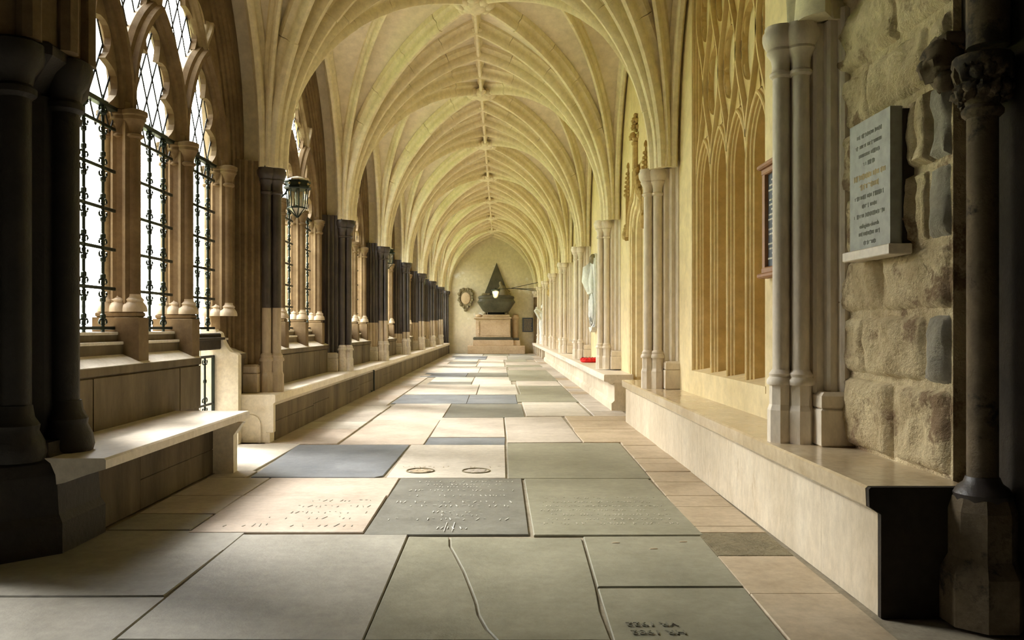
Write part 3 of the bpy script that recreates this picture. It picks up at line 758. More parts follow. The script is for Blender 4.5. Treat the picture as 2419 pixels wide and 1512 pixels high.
# ------------------------------------------------------------------ piers (responds)
def respond(name, label, side, xw, yc, group, upper, lower, split, base_z, capmat, basemat, pil, capz=SPR):
    """side +1: right wall, projecting to -x; -1: left wall"""
    t = thing(name, label, 'pier', (xw, yc, 0), group)
    s = -side
    def P(d, yy): return (s*d, yy)
    spots = [P(0.365, 0.0), P(0.275, -0.05), P(0.275, 0.05)]; r = 0.047
    for (px, py) in spots:
        pb = [(0.088, base_z), (0.088, base_z+0.17), (0.074, base_z+0.19), (0.074, base_z+0.30)]
        g = G(); g.lathe([(a, z-base_z) for a, z in [(0.075, base_z), (0.075, base_z+0.18), (0.064, base_z+0.21), (0.064, base_z+0.32)]], 8, (px, py, base_z), PI/8)
        b = obj('pedestal', g, basemat, t)
        g = G(); zb = base_z+0.32
        g.lathe([(0.076, zb), (0.08, zb+0.012), (0.076, zb+0.03), (0.063, zb+0.045), (0.067, zb+0.06), (0.055, zb+0.075), (0.049, zb+0.085)], 16, (px, py, 0))
        obj('base_moulding', g, basemat, b, smooth=40)
        z0 = zb+0.085; z1 = capz-0.28
        if split and z0 < split < z1:
            obj('shaft', G().lathe([(r, z0), (r, split)], 16, (px, py, 0)), lower, t, smooth=40)
            obj('shaft', G().lathe([(r+0.001, split+0.002), (r+0.001, z1)], 16, (px, py, 0)), upper, t, smooth=40)
        else:
            obj('shaft', G().lathe([(r, z0), (r, z1)], 16, (px, py, 0)), upper, t, smooth=40)
        zc = z1
        g = G(); g.lathe([(0.048, zc), (0.062, zc+0.012), (0.064, zc+0.026), (0.051, zc+0.04), (0.051, zc+0.075), (0.056, zc+0.105), (0.076, zc+0.135), (0.081, zc+0.145), (0.076, zc+0.16), (0.082, zc+0.165), (0.096, zc+0.19), (0.102, zc+0.215), (0.102, zc+0.245), (0.090, zc+0.265), (0.090, zc+0.285)], 16, (px, py, 0))
        obj('capital', g, capmat, t, smooth=40)
    # core behind the shafts
    core = [P(-0.02, -0.10), P(0.10, -0.10), P(0.22, -0.06), P(0.30, -0.03), P(0.33, 0.0), P(0.30, 0.03), P(0.22, 0.06), P(0.10, 0.10), P(-0.02, 0.10)]
    if split and pil is upper:
        obj('pier_core', G().prism(core, 'z', base_z, split-0.05), lower, t); obj('pier_core', G().prism(core, 'z', split-0.05, capz+0.02), upper, t)
    else: obj('pier_core', G().prism(core, 'z', base_z, capz+0.02), pil, t)
    # moulded pilasters on both flanks
    for sy in (-1, 1):
        prof = [P(-0.02, sy*0.05), P(0.22, sy*0.05), P(0.22, sy*0.085), P(0.205, sy*0.10), P(0.165, sy*0.095), P(0.16, sy*0.125), P(0.145, sy*0.14), P(0.105, sy*0.135), P(0.10, sy*0.165), P(0.085, sy*0.18), P(0.045, sy*0.175), P(0.04, sy*0.20), P(-0.02, sy*0.20)]
        if split and pil is upper and split > base_z+0.5:
            p = obj('pilaster', G().prism(prof, 'z', base_z+0.28, split-0.04), lower, t); obj('pilaster', G().prism(prof, 'z', split-0.04, capz+0.06), upper, t)
        else: p = obj('pilaster', G().prism(prof, 'z', base_z+0.28, capz+0.06), pil, t)
        g = G(); x0, x1 = sorted((s*-0.02, s*0.225)); ya, yb = sorted((sy*0.045, sy*0.215))
        g.box(x0, x1, ya, yb, base_z, base_z+0.20, 0.008); x0, x1 = sorted((s*-0.02, s*0.22)); ya, yb = sorted((sy*0.05, sy*0.207)); g.box(x0, x1, ya, yb, base_z+0.19, base_z+0.29, 0.02)
        obj('plinth', g, basemat, p)
    return t
splitL = {1: 1.36, 2: 0.80, 3: 1.30, 4: 1.05, 5: 1.36, 6: 1.42, 7: 1.5}
for k in range(1, 8):
    respond('clustered_pier', '%s clustered pier of the window arcade, black marble above, pale stone below' % ORD[k], -1, -2.70, PY[k], 'piers between the arcade windows',
            M['purbeck'], M['palestone'], splitL[k], 0.485, M['purbeck'], M['base'] if k > 1 else M['palestone'], M['purbeck'] if k not in (1,) else M['win'])
for k in range(0, 8):
    respond('clustered_pier', '%s pinkish clustered pier along the golden wall' % ORD[k], 1, 1.94, PY[k]+0.10, 'piers along the golden wall',
            M['rshaft'], M['rshaft'], None, 0.515, M['rshaft'], M['rshaft'], M['rshaft'])
# corner piers at the end wall
t = respond('clustered_pier', 'black corner pier where the arcade meets the end wall', -1, -2.70, PY[8]-0.25, None, M['purbeck'], M['purbeck'], None, 0.0, M['purbeck'], M['purbeck'], M['purbeck'])
t = respond('clustered_pier', 'weathered corner pier where the golden wall meets the end wall', 1, 1.94, PY[8]-0.25, None, M['win'], M['win'], None, 0.0, M['rshaft'], M['rshaft'], M['win'])

# big black corner pier at the near end of the arcade
t = thing('corner_pier', 'huge black corner pier with flaking marble beside the near bench', 'pier', (-2.78, 4.42, 0))
pts = []
for i in range(40):
    a = 2*PI*i/40; rr = 0.36+0.035*math.cos(8*a)
    pts.append((rr*math.cos(a), rr*math.sin(a)))
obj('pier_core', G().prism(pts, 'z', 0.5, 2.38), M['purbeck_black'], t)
for i in range(8):
    a = i*PI/4+0.12
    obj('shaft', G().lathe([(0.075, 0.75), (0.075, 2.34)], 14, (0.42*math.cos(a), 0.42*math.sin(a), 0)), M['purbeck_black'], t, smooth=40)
    obj('base_moulding', G().lathe([(0.13, 0.48), (0.14, 0.52), (0.13, 0.58), (0.105, 0.63), (0.11, 0.66), (0.085, 0.70), (0.076, 0.76)], 14, (0.43*math.cos(a), 0.43*math.sin(a), 0)), M['purbeck_black'], t, smooth=40)
    obj('capital', G().lathe([(0.076, 2.31), (0.10, 2.33), (0.10, 2.36), (0.08, 2.38), (0.09, 2.43), (0.13, 2.49), (0.14, 2.54), (0.14, 2.58), (0.11, 2.60)], 14, (0.42*math.cos(a), 0.42*math.sin(a), 0)), M['purbeck_black'], t, smooth=40)
obj('capital', G().lathe([(0.36, 2.34), (0.38, 2.40), (0.46, 2.48), (0.51, 2.53), (0.53, 2.55), (0.53, 2.60), (0.49, 2.63)], 8, (0, 0, 0), PI/8), M['purbeck_black'], t)
obj('plinth', G().lathe([(0.60, 0.0), (0.60, 0.16), (0.575, 0.20), (0.56, 0.40), (0.54, 0.46), (0.50, 0.50), (0.50, 0.56)], 8, (0, 0, 0), PI/8), M['purbeck_black'], t)
# moulded arch springing above it
for i in range(14):
    a = i*PI/7+0.3
    obj('arch_moulding', G().lathe([(0.06, 2.60), (0.06, 5.6)], 8, (0.50*math.cos(a), 0.50*math.sin(a), 0)), M['win'], t, smooth=40)
obj('arch_core', G().lathe([(0.50, 2.60), (0.52, 5.6)], 16), M['win'], t, smooth=40)

# ------------------------------------------------------------------ right wall
wall_right = struct('wall_right', 'golden limestone wall opposite the windows')
PN0, PN1, PZ0 = 5.78, 7.98, 0.74
DO0, DO1 = 10.66, 11.60          # doorway
g = G()
g.box(1.865, 2.5, 4.50, PN0, -0.1, 6.0); g.box(1.865, 2.5, PN0, PN1, 0, PZ0); g.box(1.865, 2.5, PN1, DO0, 0, 6.0)
g.box(2.165, 2.5, PN0, PN1, PZ0, 2.92); g.box(1.985, 2.5, PN0, PN1, 2.88, 6.0); g.box(1.865, 2.5, DO0, DO1, 3.35, 6.0); g.box(1.865, 2.5, DO1, END, 0, 6.0); g.box(2.345, 2.5, DO0, DO1, 0, 3.35)
obj('ashlar_face', g, M['gold'], wall_right)
def frange(a, b, n): return [a+(b-a)*i/n for i in range(n+1)]
# blind tracery panel
bt = thing('blind_tracery_panel', 'tall golden blind tracery panel of four narrow arched lights under flowing net', 'wall panel', (-0.075, 0, 0))
pitch = (PN1-PN0-0.10)/4; pc = [PN0+0.05+pitch*(i+0.5) for i in range(4)]
PSP, PAP = 2.46, 2.90
psec = [(-0.075, -0.02), (-0.075, 0.03), (-0.055, 0.045), (-0.05, 0.075), (-0.03, 0.085), (-0.026, 0.12), (-0.012, 0.135), (0.012, 0.135), (0.026, 0.12), (0.03, 0.085), (0.05, 0.075), (0.055, 0.045), (0.075, 0.03), (0.075, -0.02)]
PXB = 2.046
psec = [(a*0.62, b*0.55 if b > 0 else -0.20) for a, b in psec]
for i in range(5):
    yy = PN0+0.05+pitch*i
    obj('panel_mullion', G().sweep([(PXB, yy, PZ0), (PXB, yy, PSP)], psec, (-1, 0, 0)), M['golddeep'], bt, smooth=35)
def parch(hw, rise, z0, n=12):
    R = (hw*hw+rise*rise)/(2*hw); c = R-hw; tm = math.acos(c/R)
    return [(c-R*math.cos(tm*i/n), z0+R*math.sin(tm*i/n)) for i in range(n+1)]
pa = parch(pitch/2, PAP-PSP, PSP)
for c in pc:
    for sg in (1, -1):
        obj('panel_head', G().sweep([(PXB, c+sg*a, z) for a, z in pa], psec, (-1, 0, 0)), M['golddeep'], bt, smooth=35)
        obj('spandrel', G().ribbon([(c+sg*a, z) for a, z in pa], [(c+sg*a, PAP+0.01) for a, z in pa], 2.02, 2.235), M['golddeep'], bt)
NS = 0.75
rows = []
for r in range(4):
    zb = 2.63+NS*r
    for i in range(-1, 6):
        c0 = PN0+0.05+pitch*(i if r % 2 == 0 else i+0.5)
        for sg in (-1, 1):
            c1 = c0+sg*pitch/2
            if min(c0, c1) < PN0-0.01 or max(c0, c1) > PN1+0.01: continue
            rows.append([(a, b) for a, b in s_curve((c0, zb), (c1, zb+NS), 12)])
nsec = [(a*0.68, b*0.62) for a, b in [(-0.06, -0.02), (-0.06, 0.03), (-0.045, 0.06), (-0.03, 0.07), (-0.03, 0.10), (-0.018, 0.135), (0.018, 0.135), (0.03, 0.10), (0.03, 0.07), (0.045, 0.06), (0.06, 0.03), (0.06, -0.02)]]
for c in rows:
    z_top = c[-1][1]
    o = obj('net_bar', G().sweep([(2.052, a, b) for a, b in c], nsec, (-1, 0, 0)), M['golddeep'], bt, smooth=35)
    for sd in (1, -1):
        me = cusp_plate(c, sd, 2, 0.11, 'cusp', 2.01, 2.058, 0.03, True); me.materials.clear(); me.materials.append(M['golddeep']); link('cusp', me, o)
for yy in (PN0+0.0, PN1-0.0):
    obj('panel_jamb', G().sweep([(2.02, yy, PZ0), (2.02, yy, 5.6)], [(a*0.7, max(b, -0.05)) for a, b in psec], (-1, 0, 0)), M['golddeep'], bt, smooth=35)
obj('panel_sill', G().prism([(1.935, PZ0-0.05), (1.935, PZ0), (2.24, PZ0+0.06), (2.24, PZ0-0.05)], 'y', PN0-0.02, PN1+0.02), M['gold'], bt)

obj('panel_back', G().box(2.232, 2.239, PN0+0.002, PN1-0.002, PZ0, PAP-0.03), M['golddeep'], bt)
# framed notice board hung beside the panel
t = thing('notice_board', 'slate-blue lettered board in a moulded brown wooden frame', 'notice board', (1.864, 5.40, 1.88))
obj('board', G().box(-0.03, 0.0, -0.22, 0.22, -0.32, 0.32), M['board'], t)
fr = [(-0.03, -0.02), (0.02, -0.02), (0.02, 0.02), (-0.03, 0.02)]
obj('frame', G().box(-0.055, 0.0, -0.27, -0.215, -0.36, 0.36, 0.008).box(-0.055, 0.0, 0.215, 0.27, -0.36, 0.36, 0.008).box(-0.06, 0.0, -0.27, 0.27, 0.315, 0.36, 0.008).box(-0.06, 0.0, -0.27, 0.27, -0.36, -0.315, 0.008), M['wood'], t)
obj('cornice', G().box(-0.085, 0.0, -0.29, 0.29, 0.355, 0.39, 0.01), M['wood'], t)
obj('frame_ledge', G().box(-0.085, 0.0, -0.29, 0.29, -0.39, -0.355, 0.01), M['wood'], t)
g = G()
for r in range(17):
    z = 0.27-r*0.033; y0 = -0.19 if r % 3 else -0.13; yy = y0
    while yy < -y0:
        w = random.uniform(0.008, 0.03); g.box(-0.0325, -0.0295, yy, yy+w, z-0.006, z+0.006); yy += w+0.008
obj('worn_lettering', g, M['chalk'], t)

# ogee doorway with crockets and pinnacles
d1 = struct('door_1', 'ogee-headed doorway with crocketed hood in the golden wall', (-0.075, 0, 0))
yd = (DO0+DO1)/2; hw = (DO1-DO0)/2
def ogee(w, z0, z1, n=18):
    out = []
    for i in range(n+1):
        t = i/n
        if t < 0.6: a = (t/0.6)*PI/2; x = w*(0.30+0.70*math.cos(a)); z = z0+(z1-z0)*0.52*math.sin(a)
        else:
            q = (t-0.6)/0.4; x = w*0.30*(1-q)**1.6; z = z0+(z1-z0)*(0.52+0.48*q**0.9)
        out.append((-x, z))
    return out
for j, (ww, dx) in enumerate(((hw+0.10, 1.955), (hw+0.04, 1.985), (hw-0.03, 2.03))):
    L = [(-ww, 0.0)]+ogee(ww, 2.42, 3.30-j*0.1)
    for sg in (1, -1):
        obj('jamb_moulding', G().sweep([(dx, yd+sg*a, z) for a, z in L], [(-0.045, -0.04), (-0.03, 0.03), (0.0, 0.045), (0.03, 0.03), (0.045, -0.04)], (-1, 0, 0)), M['gold'], d1, smooth=40)
obj('door_leaf', G().box(2.34, 2.42, DO0-0.02, DO1+0.02, 0, 3.35), M['golddeep'], d1)
sp = G(); cv = [(-hw-0.1, 2.42)]+ogee(hw+0.05, 2.42, 3.28)[1:]
full = [(yd+a, z) for a, z in ogee(hw-0.02, 2.42, 3.2)]
full = full+[(2*yd-a, z) for a, z in full[::-1]]
sp.ribbon(full, [(a, 3.38) for a, z in full], 1.968, 2.34); obj('tympanum', sp, M['gold'], d1)
hood = ogee(hw+0.16, 2.45, 3.36)
def crocket(g, y, z, k=1.0, x=1.92): g.blob((x, y, z), 0.035*k, 7, 5, 0.6, 0.9, 1, 1, y*7+z*3)
for sg in (1, -1):
    h = obj('hood_moulding', G().sweep([(1.93, yd+sg*a, z) for a, z in hood], [(-0.035, -0.04), (-0.035, 0.025), (0.0, 0.05), (0.035, 0.025), (0.035, -0.04)], (-1, 0, 0)), M['carved'], d1, smooth=40)
    g = G()
    for i in range(6, 18, 2): crocket(g, yd+sg*(hood[i][0]-0.045), hood[i][1]+0.03, 1.1)
    obj('crocket', g, M['carved'], h, smooth=60)
    # flanking pinnacle on a corbel head
    py = yd+sg*(hw+0.24)
    p = obj('pinnacle', G().lathe([(0.05, 2.62), (0.05, 3.02), (0.065, 3.03), (0.06, 3.06), (0.035, 3.25), (0.012, 3.44), (0.03, 3.46), (0.03, 3.49), (0.008, 3.53)], 4, (1.925, py, 0), PI/4), M['carved'], d1)
    g = G()
    for i in range(6):
        z = 3.06+i*0.062; rr = 0.05-i*0.006
        for dx, dy in ((0, -1), (0, 1), (-1, 0)): g.blob((1.925+dx*rr, py+dy*rr, z), 0.022, 6, 4, 0.5)
    obj('crocket', g, M['carved'], p, smooth=60)
    g = G(); g.blob((1.915, py, 2.50), 0.085, 10, 8, 0.5, 0.9, 0.9, 1.1, sg+4); g.box(1.86, 1.97, py-0.06, py+0.06, 2.56, 2.60, 0.01); g.box(1.87, 1.97, py-0.05, py+0.05, 2.60, 2.64, 0.008)
    obj('corbel_head', g, M['carved'], p, smooth=60)
f = obj('finial_shaft', G().lathe([(0.05, 3.30), (0.045, 3.62), (0.06, 3.63), (0.06, 3.66), (0.045, 3.67), (0.05, 3.70)], 8, (1.92, yd, 0)), M['carved'], d1, smooth=40)
g = G()
for z, r_, q in ((3.74, 0.085, 1.0), (3.86, 0.06, 0.8), (3.95, 0.045, 0.9)):
    for i in range(5):
        a = i*2*PI/5; g.blob((1.92+r_*0.75*math.cos(a), yd+r_*math.sin(a), z+0.01*(i % 2)), 0.04*q, 7, 5, 0.6, 1, 1, 1, i+z)
    g.blob((1.92, yd, z-0.02), r_*0.7, 8, 6, 0.2)
g.blob((1.92, yd, 4.02), 0.04, 8, 6, 0.3)
obj('finial', g, M['carved'], f, smooth=60)

# near weathered rubble wall with its separate blocks
wr = struct('wall_right_near', 'weathered rubble wall beside the near pier')
obj('rubble_core', G().box(1.885, 2.5, 3.42, 4.56, -0.1, 6.0), M['rubble'], wr)
def rough_block(ya, yb, za, zb, mat, x=1.885, dep=0.035, amp=0.034):
    g = G(); ny = max(9, int((yb-ya)/0.03)); nz = max(9, int((zb-za)/0.03)); vs = []; fs = []
    for j in range(nz+1):
        for i in range(ny+1):
            a = ya+(yb-ya)*i/ny; z = za+(zb-za)*j/nz
            e = min(i, ny-i, j, nz-j)
            d = dep+amp*(noise.noise(Vector((a*5, z*5, 3.0)))+0.6*noise.noise(Vector((a*13, z*13, 9.0)))) if e > 0 else -0.02
            if e == 1: d -= 0.008
            vs.append((x-d, a, z))
    n = ny+1
    for j in range(nz):
        for i in range(ny): fs.append((j*n+i, (j+1)*n+i, (j+1)*n+i+1, j*n+i+1))
    g.add(vs, fs); return obj('rubble_block', g, mat, wr, smooth=70)
zz = [0.515, 0.90, 1.22, 1.52, 1.86, 2.2, 2.5, 2.85, 3.2]
cutsY = [[3.42, 3.92, 4.55], [3.42, 3.62, 4.20, 4.55], [3.42, 4.02, 4.55], [3.42, 3.60, 3.70, 4.28, 4.55], [3.42, 3.56, 3.66, 4.24, 4.55], [3.42, 3.60, 4.15, 4.55], [3.42, 3.86, 4.55], [3.42, 4.1, 4.55]]
for r in range(8):
    for a, b in zip(cutsY[r], cutsY[r][1:]):
        grey = (a == 3.42 and r in (1, 3, 4))
        rough_block(a+0.003, b-0.003, zz[r]+0.003, zz[r+1]-0.003, M['rubblegrey'] if grey else M['rubble'], dep=random.uniform(0.02, 0.05))
# memorial plaque on the rubble
t = thing('wall_plaque', 'grey slate memorial tablet with gilt blackletter on the rubble wall', 'plaque', (1.80, 3.965, 1.85))
obj('tablet', G().box(-0.02, 0.035, -0.215, 0.215, -0.315, 0.315, 0.003), M['slate'], t)
obj('backing', G().box(0.035, 0.10, -0.225, 0.225, -0.31, 0.30), M['darkstone'], t)
obj('ledge', G().box(-0.045, 0.06, -0.255, 0.245, -0.365, -0.317, 0.004), M['seat'], t)
rows = [(0.24, 0.13, 0), (0.19, 0.14, 0), (0.145, 0.11, 0), (0.10, 0.06, 0), (0.04, 0.17, 1), (-0.01, 0.10, 1), (-0.06, 0.15, 0), (-0.105, 0.08, 0), (-0.15, 0.16, 0), (-0.24, 0.11, 0), (-0.285, 0.07, 0)]
for gi, mt in ((0, M['ink']), (1, M['gilt'])):
    g = G()
    for z, w, kk in rows:
        if kk != gi: continue
        yy = -w
        while yy < w:
            h = 0.022*(1.35 if kk else 1)*random.choice([0.7, 0.7, 1.0]); ww = random.uniform(0.003, 0.006)
            if random.random() < 0.85: g.box(-0.0215, -0.0195, yy, yy+ww, z-h/2, z+h/2)
            if random.random() < 0.4: g.box(-0.0215, -0.0195, yy, yy+0.013, z+h*0.25, z+h*0.4)
            yy += ww+0.006
    obj('blackletter_line', g, mt, t)
letter('collegiate church', 0.030, M['ink2'], t, (-0.0205, 0, -0.21), (PI/2, 0, -PI/2))

# near arch respond on the right: colonnette, foliage capital, corbel head
t = thing('arch_respond', 'sooty arch respond with foliage capital at the near end of the wall', 'pier', (1.98, 3.22, 0))
obj('colonnette', G().lathe([(0.056, 0.56), (0.056, 2.06)], 16, (-0.09, 0.0, 0)), M['umber'], t, smooth=40)
obj('base_moulding', G().lathe([(0.10, 0.48), (0.105, 0.505), (0.09, 0.53), (0.07, 0.545), (0.06, 0.57)], 16, (-0.09, 0.0, 0)), M['purbeck'], t, smooth=40)
obj('plinth', G().lathe([(0.15, 0.0), (0.15, 0.2), (0.12, 0.26), (0.12, 0.44), (0.105, 0.49)], 8, (-0.09, 0.0, 0), PI/8), M['umber'], t)
obj('necking', G().lathe([(0.058, 1.97), (0.074, 1.985), (0.076, 2.0), (0.06, 2.02)], 16, (-0.09, 0.0, 0)), M['umber'], t, smooth=40)
g = G(); g.lathe([(0.058, 2.02), (0.07, 2.07), (0.09, 2.14), (0.11, 2.18), (0.105, 2.21)], 12, (-0.09, 0.0, 0))
for i in range(24):
    a = i*2*PI/12+0.26*(i//12); g.blob((-0.09+0.082*math.cos(a), 0.082*math.sin(a), 2.07+0.075*(i//12)), 0.027, 9, 7, 0.8, 1, 1, 1.3, i)
obj('foliage_capital', g, M['umber'], t, smooth=60)
for (dx, dy, r_) in ((0.0, 0.14, 0.022), (0.03, 0.20, 0.03), (0.08, -0.02, 0.06), (0.16, -0.12, 0.05), (0.10, 0.10, 0.04)):
    obj('roll_moulding', G().lathe([(r_, 0.5), (r_, 5.5)], 10, (dx, dy, 0)), M['umber'], t, smooth=40)
obj('arch_roll', G().lathe([(0.075, 2.25), (0.075, 5.5)], 12, (-0.07, 0.0, 0)), M['umber'], t, smooth=40)
obj('respond_core', G().box(0.02, 0.139, -0.2, 0.20, -0.1, 5.28).box(-0.06, 0.1, 0.16, 0.24, 2.32, 5.6, 0.01), M['darkstone'], t)
g = G(); g.blob((-0.12, 0.24, 2.26), 0.085, 16, 12, 0.45, 1, 0.9, 1.25, 5); g.blob((-0.19, 0.25, 2.25), 0.03, 7, 5, 0.2); g.blob((-0.13, 0.20, 2.18), 0.05, 8, 6, 0.3); g.box(-0.14, 0.05, 0.17, 0.31, 2.33, 2.38, 0.015)
obj('corbel_head', g, M['umber'], t, smooth=60)

# ------------------------------------------------------------------ benches
def bench_profile(xf, top, s, back):
    """front edge at xf; s=+1 bench on the right (back to +x)"""
    pass
t = thing('stone_bench', 'near pinkish stone bench with polished seat below the tracery panel', 'bench', (0, 0, 0))
def edge_r(y): return 1.475+(y-3.31)*0.0
ya, yb = 3.31, 10.1
def skew(g, k):   # bench runs very slightly away from the walk's axis
    g.v = [(x+(y-3.31)*k, y, z) for x, y, z in g.v]; return g
K = 0.004
cuts = [3.31, 5.0, 6.75, 8.5, 10.1]
for a, b in zip(cuts, cuts[1:]):
    g = G().prism([(1.475, 0.435), (1.472, 0.505), (1.482, 0.515), (1.884, 0.515), (1.884, 0.40), (1.53, 0.40)], 'y', a+0.0015, b-0.0015)
    obj('seat_slab', skew(g, K), M['seatr'], t)
for a, b in zip([3.31, 3.9, 5.3, 6.9, 8.6], [3.9, 5.3, 6.9, 8.6, 10.1]):
    g = G().box(1.522, 1.62, a+0.001, b-0.001, -0.01, 0.405, 0.003); obj('riser_stone', skew(g, K), M['benchr'], t)
obj('bench_core', skew(G().box(1.60, 1.90, 3.32, 10.09, -0.01, 0.405), K), M['benchr'], t)
obj('end_panel', G().prism([(1.523, -0.01), (2.0, -0.01), (2.0, 0.514), (1.483, 0.514), (1.474, 0.505), (1.477, 0.436), (1.523, 0.405)], 'y', 3.285, 3.309), M['darkstone'], t)  # deep shade of the end face painted in as near-black stone
t = thing('stone_bench', 'far pale stone bench running to the end wall along the golden wall', 'bench', (0, 0, 0))
yy = 11.45
while yy < 36.4:
    y2 = min(36.5, yy+random.uniform(1.5, 2.3))
    obj('seat_slab', G().prism([(1.455, 0.41), (1.455, 0.49), (1.465, 0.50), (1.864, 0.50), (1.864, 0.39), (1.60, 0.39), (1.56, 0.36), (1.50, 0.40)], 'y', yy+0.001, y2-0.001), M['seat'], t); yy = y2
yy = 11.45
while yy < 28.9:
    y2 = min(29.0, yy+random.uniform(1.0, 1.9))
    obj('riser_stone', G().prism([(1.60, 0.39), (1.60, 0.14), (1.56, 0.10), (1.56, -0.01), (1.8, -0.01), (1.8, 0.39)], 'y', yy+0.002, y2-0.002), M['benchr'], t); yy = y2
obj('bench_core', G().box(1.78, 1.864, 11.5, 29.0, -0.01, 0.395), M['benchr'], t)
for yy in (30.9, 32.8, 34.6, 36.3):
    obj('support', G().box(1.58, 1.864, yy-0.14, yy+0.14, -0.01, 0.395, 0.01), M['benchr'], t)
    g = G(); A = [(yy-0.14-0.35*math.cos(PI*i/16)*0+0.0, 0) for i in range(2)]
t = thing('stone_bench', 'near brown stone bench in front of the garth window', 'bench', (0, 0, 0))
for a, b in ((4.2, 5.4), (5.4, 6.62)):
    obj('seat_slab', G().prism([(-2.01, 0.43), (-2.01, 0.475), (-2.02, 0.485), (-2.62, 0.485), (-2.62, 0.36), (-2.27, 0.35), (-2.22, 0.36), (-2.14, 0.39)], 'y', a+0.001, b-0.001), M['seat'], t)
for a, b, z0, z1 in ((4.2, 5.2, 0, 0.37), (5.2, 6.05, 0.19, 0.37), (5.2, 6.3, 0, 0.19), (6.05, 6.52, 0.19, 0.37), (6.3, 6.52, 0, 0.19)):
    obj('riser_stone', G().box(-2.5, -2.27, a+0.002, b-0.002, z0-0.0+0.001, z1-0.001, 0.004), M['parapet'], t)
obj('bench_core', G().box(-2.62, -2.45, 4.75, 6.56, 0, 0.36), M['parapet'], t)
obj('end_panel', G().prism([(-2.62, 0), (-2.11, 0), (-2.11, 0.30), (-2.04, 0.40), (-2.62, 0.40)], 'y', 6.525, 6.62), M['newstone'], t)
t = thing('stone_bench', 'long brown stone bench lining the window arcade to the end wall', 'bench', (0, 0, 0))
yy = 8.22
while yy < 36.95:
    y2 = min(37.0, yy+random.uniform(1.6, 2.4)); 
    obj('seat_slab', G().prism([(-2.24, 0.41), (-2.24, 0.475), (-2.25, 0.485), (-2.64, 0.485), (-2.64, 0.38), (-2.30, 0.36)], 'y', yy+0.001, y2-0.001), M['newstone'] if yy < 8.5 else M['seat'], t); yy = y2
yy = 8.40
while yy < 36.95:
    y2 = min(37.0, yy+random.uniform(0.9, 1.8))
    if random.random() < 0.5 and yy < 18:
        z = random.uniform(0.16, 0.22)
        obj('riser_stone', G().box(-2.5, -2.30, yy+0.002, y2-0.002, 0, z-0.001, 0.004), M['parapet'], t); obj('riser_stone', G().box(-2.5, -2.30, yy+0.002, y2-0.002, z+0.001, 0.37, 0.004), M['parapet'], t)
    else: obj('riser_stone', G().box(-2.5, -2.30, yy+0.002, y2-0.002, 0, 0.37, 0.004), M['parapet'], t)
    yy = y2
obj('bench_core', G().box(-2.64, -2.48, 8.42, 37.0, 0, 0.38), M['parapet'], t)
e = obj('end_panel', G().box(-2.64, -2.30, 8.24, 8.40, 0, 0.40, 0.004).box(-2.34, -2.26, 8.225, 8.30, 0.10, 0.40, 0.01), M['newstone'], t)
pts = [(-2.60, 0.0)]+[(-2.49-0.09*math.cos(PI*i/12), 0.18+0.09*math.sin(PI*i/12)) for i in range(13)]+[(-2.40, 0.0)]
obj('arched_niche', G().sweep([(x, 8.238, z) for x, z in pts], [(-0.012, -0.01), (0.012, -0.01), (0.012, 0.01), (-0.012, 0.01)], (0, 1, 0)), M['newstone'], e)
obj('drain_bracket', G().tube([(-2.25, 14.6, 0.40), (-2.225, 14.6, 0.40), (-2.225, 14.6, 0.04), (-2.28, 14.6, 0.03)], 0.014, 6), M['iron'], t)

# ------------------------------------------------------------------ end wall and what stands there
we = struct('wall_end', 'cream plastered end wall')
obj('end_face', G().box(-3.3, 2.5, END, END+0.4, -0.1, 6.0), M['endwall'], we)
tb = thing('pyramid_tomb', 'wall tomb with dark pyramid, sarcophagus and pink stone chest on steps', 'tomb', (-0.20, END, 0))
obj('step', G().box(-1.22, 1.33, -0.95, 0, 0, 0.36, 0.015), M['tombpink'], tb)
obj('step', G().box(-0.98, 0.82, -0.82, 0, 0.36, 0.62, 0.015).box(0.80, 1.12, -0.72, 0, 0.36, 0.60, 0.015), M['tombpink'], tb)
obj('plinth', G().box(-0.98, 0.78, -0.80, 0, 0.62, 0.74, 0.03).box(0.76, 1.08, -0.68, 0, 0.60, 0.72, 0.02), M['tombdark'], tb)
ch = obj('chest', G().box(-0.86, 0.69, -0.70, 0, 0.74, 1.56, 0.01), M['tombpink'], tb)
obj('inscribed_panel', G().box(-0.58, 0.66, -0.712, -0.70, 0.82, 1.48, 0.005), M['tombpink'], ch)
g = G()
for i in range(7): g.blob((-0.73, -0.71, 0.86+i*0.09), 0.055, 8, 5, 0.6, 1, 0.5, 1, i)
obj('carved_trophy', g, M['tombpink'], ch, smooth=60)
obj('cornice', G().box(-0.95, 0.74, -0.78, 0, 1.56, 1.63, 0.02).box(-0.55, 0.66, -0.66, 0, 1.63, 1.76, 0.03), M['tombpink'], tb)
sh = obj('side_shaft', G().lathe([(0.13, 0.72), (0.13, 1.54), (0.17, 1.56), (0.18, 1.62), (0.14, 1.66), (0.13, 1.74), (0.05, 1.78)], 12, (0.92, -0.30, 0)), M['tombpink'], tb, smooth=40)
obj('scroll_end', G().blob((-0.72, -0.5, 1.70), 0.14, 10, 6, 0.3, 1.3, 0.7, 0.6, 3), M['tombpink'], tb, smooth=60)
for xx in (-0.42, 0.52):
    g = G(); g.blob((xx, -0.52, 1.80), 0.09, 8, 6, 0.4, 0.8, 1.0, 1.0, xx); g.blob((xx+(0.05 if xx > 0 else -0.05), -0.56, 1.74), 0.07, 8, 6, 0.3)
    obj('lion_foot', g, M['bronze'], tb, smooth=60)
obj('recess', G().box(-0.33, 0.43, -0.45, 0, 1.76, 1.88), M['black'], tb)
